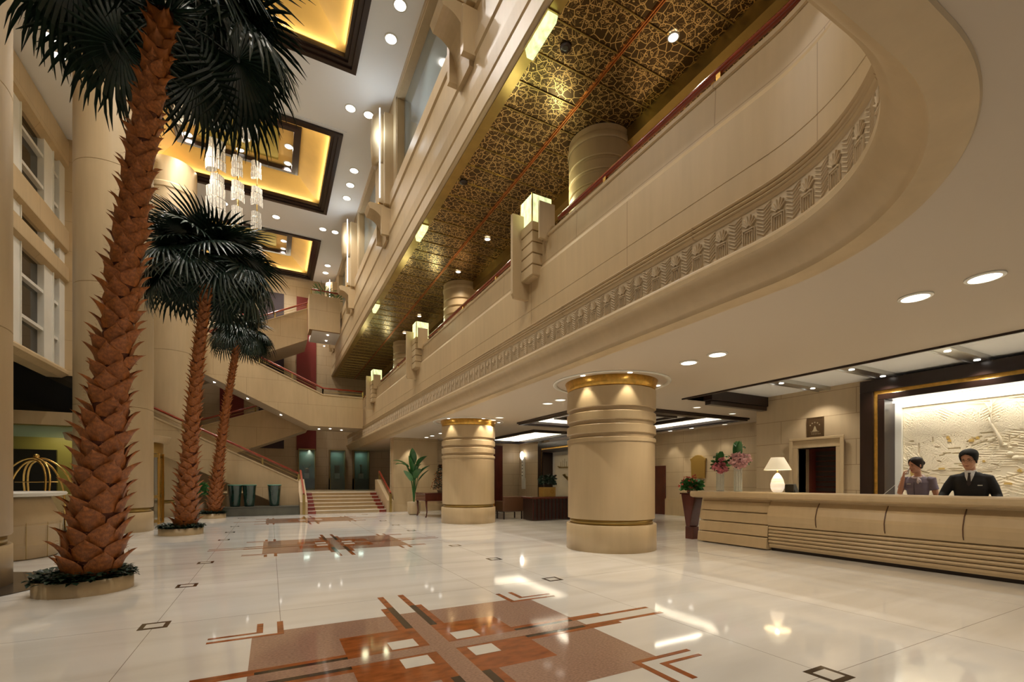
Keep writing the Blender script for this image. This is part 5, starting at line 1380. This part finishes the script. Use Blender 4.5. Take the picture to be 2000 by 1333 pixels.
hand(b,wrR,(.10,-.05,1),(.9,-.35,.1),-1,.75,.92);hand(b,wrL,(-.1,.5,-.8),(-.6,.2,-.4),1,.35,.92)
for s in(-1,1):
    limb(b,[(s*.085,0,.88),(s*.085,.01,.5),(s*.08,0,.28),(s*.08,-.005,.09)],[.085,.055,.048,.032]);b.loft([ell((s*.08,.0-.03,.09),.03,.04),ell((s*.08,.03,.05),.038,.09),ell((s*.08,.04,.012),.038,.10)])
xmb(b,X);o=b.build('body',m_skin2,root);rem(o,.0065,2)
face(root,X,hm,m_hairb,m_lip)
def fw(z):
    return (.12+(.088-z)*12 if z>.05 else .58+(.05-z)*10 if z>-.01 else 1.18+(-.01-z)*14) if z<.088 else 0
h=hairmesh(hm,fw,.95,-.06,vol=.004);xmb(h,X);o=h.build('hair',m_hairb,root);sm=o.modifiers.new('s','SOLIDIFY');sm.thickness=.010;sm.offset=0
h=MB();h.sphere((0,-.105,.02),.042,8,0,(1.1,.8,1));h.v=[tuple(hm@Vector(v)) for v in h.v];xmb(h,X).build('hair_bun',m_hairb,root)
# dress
b=MB()
b.loft([ell((0,0,.52),.19,.13,28),ell((0,0,.70),.20,.14,28),ell((0,0,.86),.185,.135,28),ell((0,0,.98),.150,.112,28),ell((0,0,1.08),.135,.102,28),ell((0,.012,1.2),.155,.118,28),ell((0,.006,1.29),.172,.110,28),ell((0,0,1.35),.155,.088,28),ell((0,0,1.385),.105,.070,28)])
for s,el_ in((-1,elR),(1,elL)):
    sh=Vector((s*.168,0,1.338));m_=sh+(el_-sh)*.62
    b.tube([sh-Vector((s*.03,0,0)),sh+Vector((s*.012,0,.004)),sh+(el_-sh)*.3,m_],[.055,.060,.058,.060],16)
xmb(b,X);o=b.build('dress',m_mauve,root);rem(o,.008,2)
b=MB();b.tube([(-.01,.122,1.30),(-.004,.136,1.2),(-.002,.118,1.08),(0,.130,.95),(0,.145,.8)],[.003]*5,5);xmb(b,X).build('front_seam',m_suit,root)
b=MB()
for k in range(25):
    pass
ring=[(.082*math.cos(2*PI*k/24)*.9,.006+.074*math.sin(2*PI*k/24),1.385-.022*math.sin(2*PI*k/24)) for k in range(25)]
b.tube(ring,.017,8);b.tube([(.03,.088,1.37),(.045,.118,1.34),(.05,.130,1.30),(.046,.132,1.27)],[.012,.018,.020,.008],8);b.tube([(.03,.088,1.37),(.065,.112,1.33),(.085,.118,1.29)],[.01,.016,.006],8)
xmb(b,X).build('neck_scarf',m_scarf,root)
b=MB();b.box(-.105,-.055,.112,.120,1.262,1.272);xmb(b,X).build('name_badge',m_badge,root)
b=MB();hd=hm@Vector((-.090,.026,-.055));lo=hm@Vector((-.050,.100,-.118))
hpc=wrR+Vector((.045,.0,.085))
b.tube([hd+Vector((-.006,0,.02)),hd+Vector((-.022,.02,-.02)),hd+Vector((-.02,.045,-.075)),lo+Vector((-.03,.004,.0))],[.016,.013,.013,.018],8)
xmb(b,X);ph=thing('telephone_handset',tuple(X(hd)),'pale telephone handset held at the woman\'s ear','telephone');b.build('handset',m_badge,ph)
b=MB();A=X(lo+Vector((-.03,.0,-.01)));bb=Vector((8.84,4.3,.80));b.tube([A+(bb-A)*t+Vector((0,0,-.10*math.sin(PI*t))) for t in [k/8 for k in range(9)]],.004,5);b.build('cord',m_badge,ph)

# ---------------- man in black suit
loc=Vector((9.05,2.80,0))
vc=Vector((-loc.x,-loc.y,0)).normalized();left=Vector((vc.y,-vc.x,0))
if left.dot(Vector((-C_,S_,0)))<0: left=-left
X=Xf(loc,vc*.98+left*.15)
root=thing('person',tuple(loc),'man in glasses, black suit and dark tie looking down behind the desk','person')
SC=1.06
hm=headmap(Vector((-.01,.075,1.625)),math.radians(10),-math.radians(17),0)@Matrix.Scale(1.08,4)
b=MB();add_head(b,hm,1.)
b.loft([ell((0,.0,1.36),.075,.065),ell((0,.01,1.43),.058,.058),ell((-.003,.025,1.49),.055,.058),ell((-.006,.04,1.55),.055,.065),ell((-.008,.05,1.60),.055,.065)])
b.loft([ell((0,0,.90),.16,.115),ell((0,0,1.05),.15,.105),ell((0,.0,1.2),.165,.11),ell((0,0,1.32),.18,.10),ell((0,0,1.40),.12,.075)])
shR=Vector((-.185,0,1.365));shL=Vector((.185,0,1.365))
elR=Vector((-.285,.05,1.12));wrR=Vector((-.300,.26,.93));elL=Vector((.265,.0,1.10));wrL=Vector((.235,.22,.93))
for sh,el_,wr in((shR,elR,wrR),(shL,elL,wrL)):
    limb(b,[sh+Vector((-.02*(1 if sh.x>0 else -1),0,-.03)),(sh+el_)/2,el_],[.042,.044,.040]);limb(b,[el_,el_+(wr-el_)*.4,wr],[.042,.040,.028])
hand(b,wrR,(0,.8,-.5),(0,-.4,-.9),-1,.35,1.02);hand(b,wrL,(-.2,.8,-.5),(0,-.4,-.9),1,.35,1.02)
xmb(b,X);o=b.build('body',m_skin,root);rem(o,.0065,2)
face(root,X,hm,m_hair,M('pale_lips',(.42,.17,.12),.5))
def fm(z):
    return (.35+(.078-z)*16 if z>.055 else .72+(.055-z)*7 if z>.0 else 1.1+(-z)*12) if z<.078 else 0
h=hairmesh(hm,fm,1.,-.055,vol=.011);xmb(h,X);o=h.build('hair',m_hair,root);sm=o.modifiers.new('s','SOLIDIFY');sm.thickness=.014;sm.offset=0
b=MB()
for s in(-1,1):
    pts=[(s*(.033+.023*math.cos(2*PI*k/16)),.098-.006*abs(math.cos(2*PI*k/16)),.010+.015*math.sin(2*PI*k/16)) for k in range(17)]
    b.tube(pts,.0016,5);b.tube([(s*.056,.092,.013),(s*.078,.03,.012),(s*.080,-.01,.006)],.0018,5)
b.tube([(-.010,.099,.013),(.010,.099,.013)],.0016,5)
b.v=[tuple(hm@Vector(v)) for v in b.v];xmb(b,X).build('glasses',m_plastic,root)
b=MB()
b.loft([ell((0,0,.72),.195,.13,28),ell((0,0,.90),.185,.132,28),ell((0,.0,1.05),.175,.125,28),ell((0,.006,1.2),.190,.132,28),ell((0,.0,1.31),.205,.122,28),ell((0,-.004,1.385),.190,.098,28),ell((0,-.008,1.425),.115,.078,28),ell((0,-.01,1.445),.085,.070,28)])
for sh,el_,wr in((shR,elR,wrR),(shL,elL,wrL)):
    b.tube([Vector((sh.x*.62,sh.y,sh.z+.012)),Vector((sh.x*.96,sh.y,sh.z-.012)),(sh+el_)/2,el_,(el_+wr)/2,wr+(el_-wr)*.08],[.05,.066,.064,.058,.052,.045],16)
xmb(b,X);o=b.build('suit_jacket',m_suit,root);rem(o,.009,3)
b=MB();b.add([(-.058,.075,1.46),(0,.105,1.47),(.058,.075,1.46),(.045,.122,1.38),(0,.139,1.245),(-.045,.122,1.38),(0,.128,1.40)],[(0,1,6,5),(1,2,3,6),(5,6,4),(6,3,4)],0,False)
b.tube([(-.060,.03,1.455),(-.05,.075,1.462),(-.012,.105,1.43)],[.012,.014,.006],8);b.tube([(.060,.03,1.455),(.05,.075,1.462),(.012,.105,1.43)],[.012,.014,.006],8)
xmb(b,X).build('shirt_front',m_shirt,root)
b=MB();b.add([(-.016,.125,1.435),(.016,.125,1.435),(.012,.132,1.405),(.024,.150,1.27),(0,.152,1.235),(-.024,.150,1.27),(-.012,.132,1.405)],[(0,1,2,6),(6,2,3,4,5)],0,False);xmb(b,X).build('tie',M('dark_tie',(.03,.02,.02),.4),root)
b=MB();b.box(.085,.135,.118,.128,1.245,1.258);xmb(b,X).build('name_badge',m_badge,root)
b=MB()
for s in(-1,1):
    b.tube([(s*.085,0,.76),(s*.085,.01,.45),(s*.085,0,.08)],[.095,.07,.05],14)
xmb(b,X).build('trousers',m_suit,root)
b=MB()
for s in(-1,1): b.loft([ell((s*.085,-.02,.09),.045,.06),ell((s*.085,.03,.05),.048,.12),ell((s*.085,.04,.0),.048,.13)])
xmb(b,X).build('shoes',m_plastic,root)
# telephone base and monitor on the work counter
root=thing('desk_telephone',(8.84,4.3,.74),'small dark telephone base on the low work counter behind the desk','telephone')
b=MB();b.prism([(8.79,.742),(8.89,.742),(8.89,.80),(8.79,.77)],'y',4.2,4.42);b.build('housing',m_plastic,root,bevel=.006)
# ================================================================= DOWNLIGHTS
def downlight(p,r,label,group,e=0,ang=1.7,col=(1,.84,.64),on=True,nm='ceiling_downlight'):
    root=thing(nm,p,label,'downlight',group)
    b=MB();b.lathe([(r*1.22,-.012),(r*1.22,.0),(r*.98,.0),(r*.98,-.018)],p,20,caps=False);b.lathe([(r*.98,-.018),(r*1.22,-.012)],p,20,caps=False);b.build('trim_ring',m_whitemarble,root)
    b=MB();b.lathe([(0.001,-.006),(r*.98,-.010)],p,20,caps=False);b.build('lens',m_lens if on else m_lensdim,root)
    if e: light('SPOT','downlight_beam',(p[0],p[1],p[2]-.05),e,col,r*.8,spot=ang,blend=.7)
ordn=['nearest','second','third','fourth','fifth','sixth','seventh','eighth']
G1='downlights in the atrium ceiling beside the gallery windows'
for i,(x,y,off) in enumerate(((2.90,11.6,'uppermost in the photo'),(2.90,12.6,'second from the top of the photo'),(2.28,15.55,'left one of the pair by the black coffer corner'),(2.85,15.55,'right one of the pair by the black coffer corner'),(2.86,18.6,'first of three in line beside the middle coffer'),(2.86,19.58,'middle of three in line beside the middle coffer'),(2.86,20.55,'last of three in line beside the middle coffer'),(2.75,23.6,'nearer the wall of the pair between the two far coffers'),(2.2,23.6,'farther from the wall of the pair between the two far coffers'),(2.81,27.45,'first of two beside the farthest coffer'),(2.8,28.45,'last of two beside the farthest coffer'))):
    downlight((x,y,ZT),.15,'round atrium ceiling downlight, '+off,G1,260 if i%2==0 else 0,1.5,(1,.94,.86))
for i,(x,y) in enumerate(((0.21,23.5),(-1.8,23.4),(-3.66,22.63),(-5.33,16.84),(-5.33,17.5),(-5.3,10.5))):
    downlight((x,y,ZT),.15,'round atrium ceiling downlight, '+['in the white strip before the farthest coffer','behind the crown of the second palm','above the top of the second big column','left one of the two above the left glazed wall','right one of the two above the left glazed wall','over the left glazed wall near the tall palm'][i],'downlights in the left part of the atrium ceiling',200 if i in(1,3,5) else 0,1.6,(1,.94,.86))
G2='large downlights in the lower ceiling in front of the reception'
for i,(x,y,lab) in enumerate(((6.0,1.76,'largest downlight in the lower ceiling at the right picture edge'),(6.0,2.29,'large downlight in the lower ceiling, second from the right edge'),(6.02,4.72,'right one of two downlights above the near round pillar'),(6.02,5.26,'left one of two downlights above the near round pillar'),(6.06,9.06,'right one of two downlights between the round pillars'),(6.06,9.62,'left one of two downlights between the round pillars'),(6.1,12.4,'right one of two downlights near the far round pillar'),(6.15,13.0,'left one of two downlights near the far round pillar'))):
    downlight((x,y,ZC),.12,lab,G2,58,2.3,on=(i<4))
for i,(x,y) in enumerate(((6.0,17.5),(6.0,18.6),(6.0,19.4),(11.6,8.6),(12.6,8.4),(13.4,11.6),(13.5,10.3),(13.4,12.6),(9.8,8.3),(8.,8.35))):
    downlight((x,y,ZC),.09,['small downlight, nearest of three left of the far pillar','small downlight, middle of three left of the far pillar','small downlight, farthest of three left of the far pillar','small dim downlight behind the reception wall corner, left one','small dim downlight behind the reception wall corner, right one','small downlight washing the wall right of the gilt panel','small downlight at the right end of the lounge wall','small downlight washing the wall left of the gilt panel','small dim downlight beyond the dark beam','small dim downlight left of the dark beam'][i],'small downlights in the lounge ceiling',(30 if i in(0,2,5,7,9) else 0),1.3,on=i in(0,1,2,5,7))
for i,(px,py) in enumerate(((1315,70),(952,466),(895,530),(819,617),(790,650))):
    p=onz(px,py,7.74);downlight((p.x,p.y,7.73),.07,['bright sparkling spot in the bronze ceiling near the top edge','second bright spot in the bronze ceiling, above the middle lantern','third bright spot in the bronze ceiling','fourth bright spot in the bronze ceiling','farthest bright spot in the bronze ceiling'][i],'spots in the bronze ceiling',70,2.2)
for i,(x,y) in enumerate(((3.86,5.63),(3.66,9.19))):
    p=(x,y,7.735);tag(MB().lathe([(.03,-.01),(.085,-.012),(.09,0)],p,20).build('bronze_ceiling_vent',m_dark),['round dark opening in the bronze ceiling near the top edge','round dark opening in the bronze ceiling beside the second seam'][i],'vent')
for (x,y,z,i,k,fx,fy) in COFL:
    cn=['coffer behind the camera','golden coffer at the top edge','middle golden coffer','farthest golden coffer'][i]
    pn={(0,0):'near left corner',(.5,0):'middle of the near side',(1,0):'near right corner',(0,1):'far left corner',(.5,1):'middle of the far side',(1,1):'far right corner',(0,.5):'middle of the left side',(1,.5):'middle of the right side'}[(fx,fy)]
    if i==0:
        if fx!=.5: light('SPOT','downlight_beam',(x,y,z-.05),300,(1,.91,.78),.1,spot=2.2)
        continue
    downlight((x,y,z),.13,'round lamp inside the %s, %s'%(cn,pn),'round lamps inside the golden coffers',(300 if fx!=.5 else 0),2.2,(1,.945,.87),on=(k%3!=0))
for (y) in(8.1,14.95,21.8): light('POINT','strip_glow',(2.9,y-.5,12.2),16,(.78,.90,1),.15)
for x in(7.2,): light('AREA','mezz_lamp',(7.4,8,7.4),60,(1,.85,.6),1.)
for (x,y,e) in ((13.6,11.7,26),(13.6,12.9,22),(13.6,10.6,18)): light('SPOT','wall_washer',(x,y,3.2),e,(1,.92,.75),.04,spot=1.2,blend=.4)
for (x,y,e) in ((5.5,19.8,60),(2.0,29.2,50)): light('SPOT','wall_washer',(x,y,3.2),e,(1,.92,.78),.05,spot=1.3,blend=.5)
cam=bpy.data.cameras.new('camera');co=bpy.data.objects.new('camera',cam);C.objects.link(co)
co.location=(0,0,ZE);co.rotation_euler=(PI/2,0,-TH)
cam.sensor_width=36;cam.lens=36*F/2000;cam.shift_x=0;cam.shift_y=(HZ-666.5)/2000;cam.clip_end=200;cam.clip_start=.05
sc=bpy.context.scene;sc.camera=co
w=bpy.data.worlds.new('world');sc.world=w;w.use_nodes=True
w.node_tree.nodes['Background'].inputs[0].default_value=(1,.95,.88,1);w.node_tree.nodes['Background'].inputs[1].default_value=.3
sc.view_settings.view_transform='Standard';sc.view_settings.look='None';sc.view_settings.exposure=.28;sc.view_settings.gamma=1
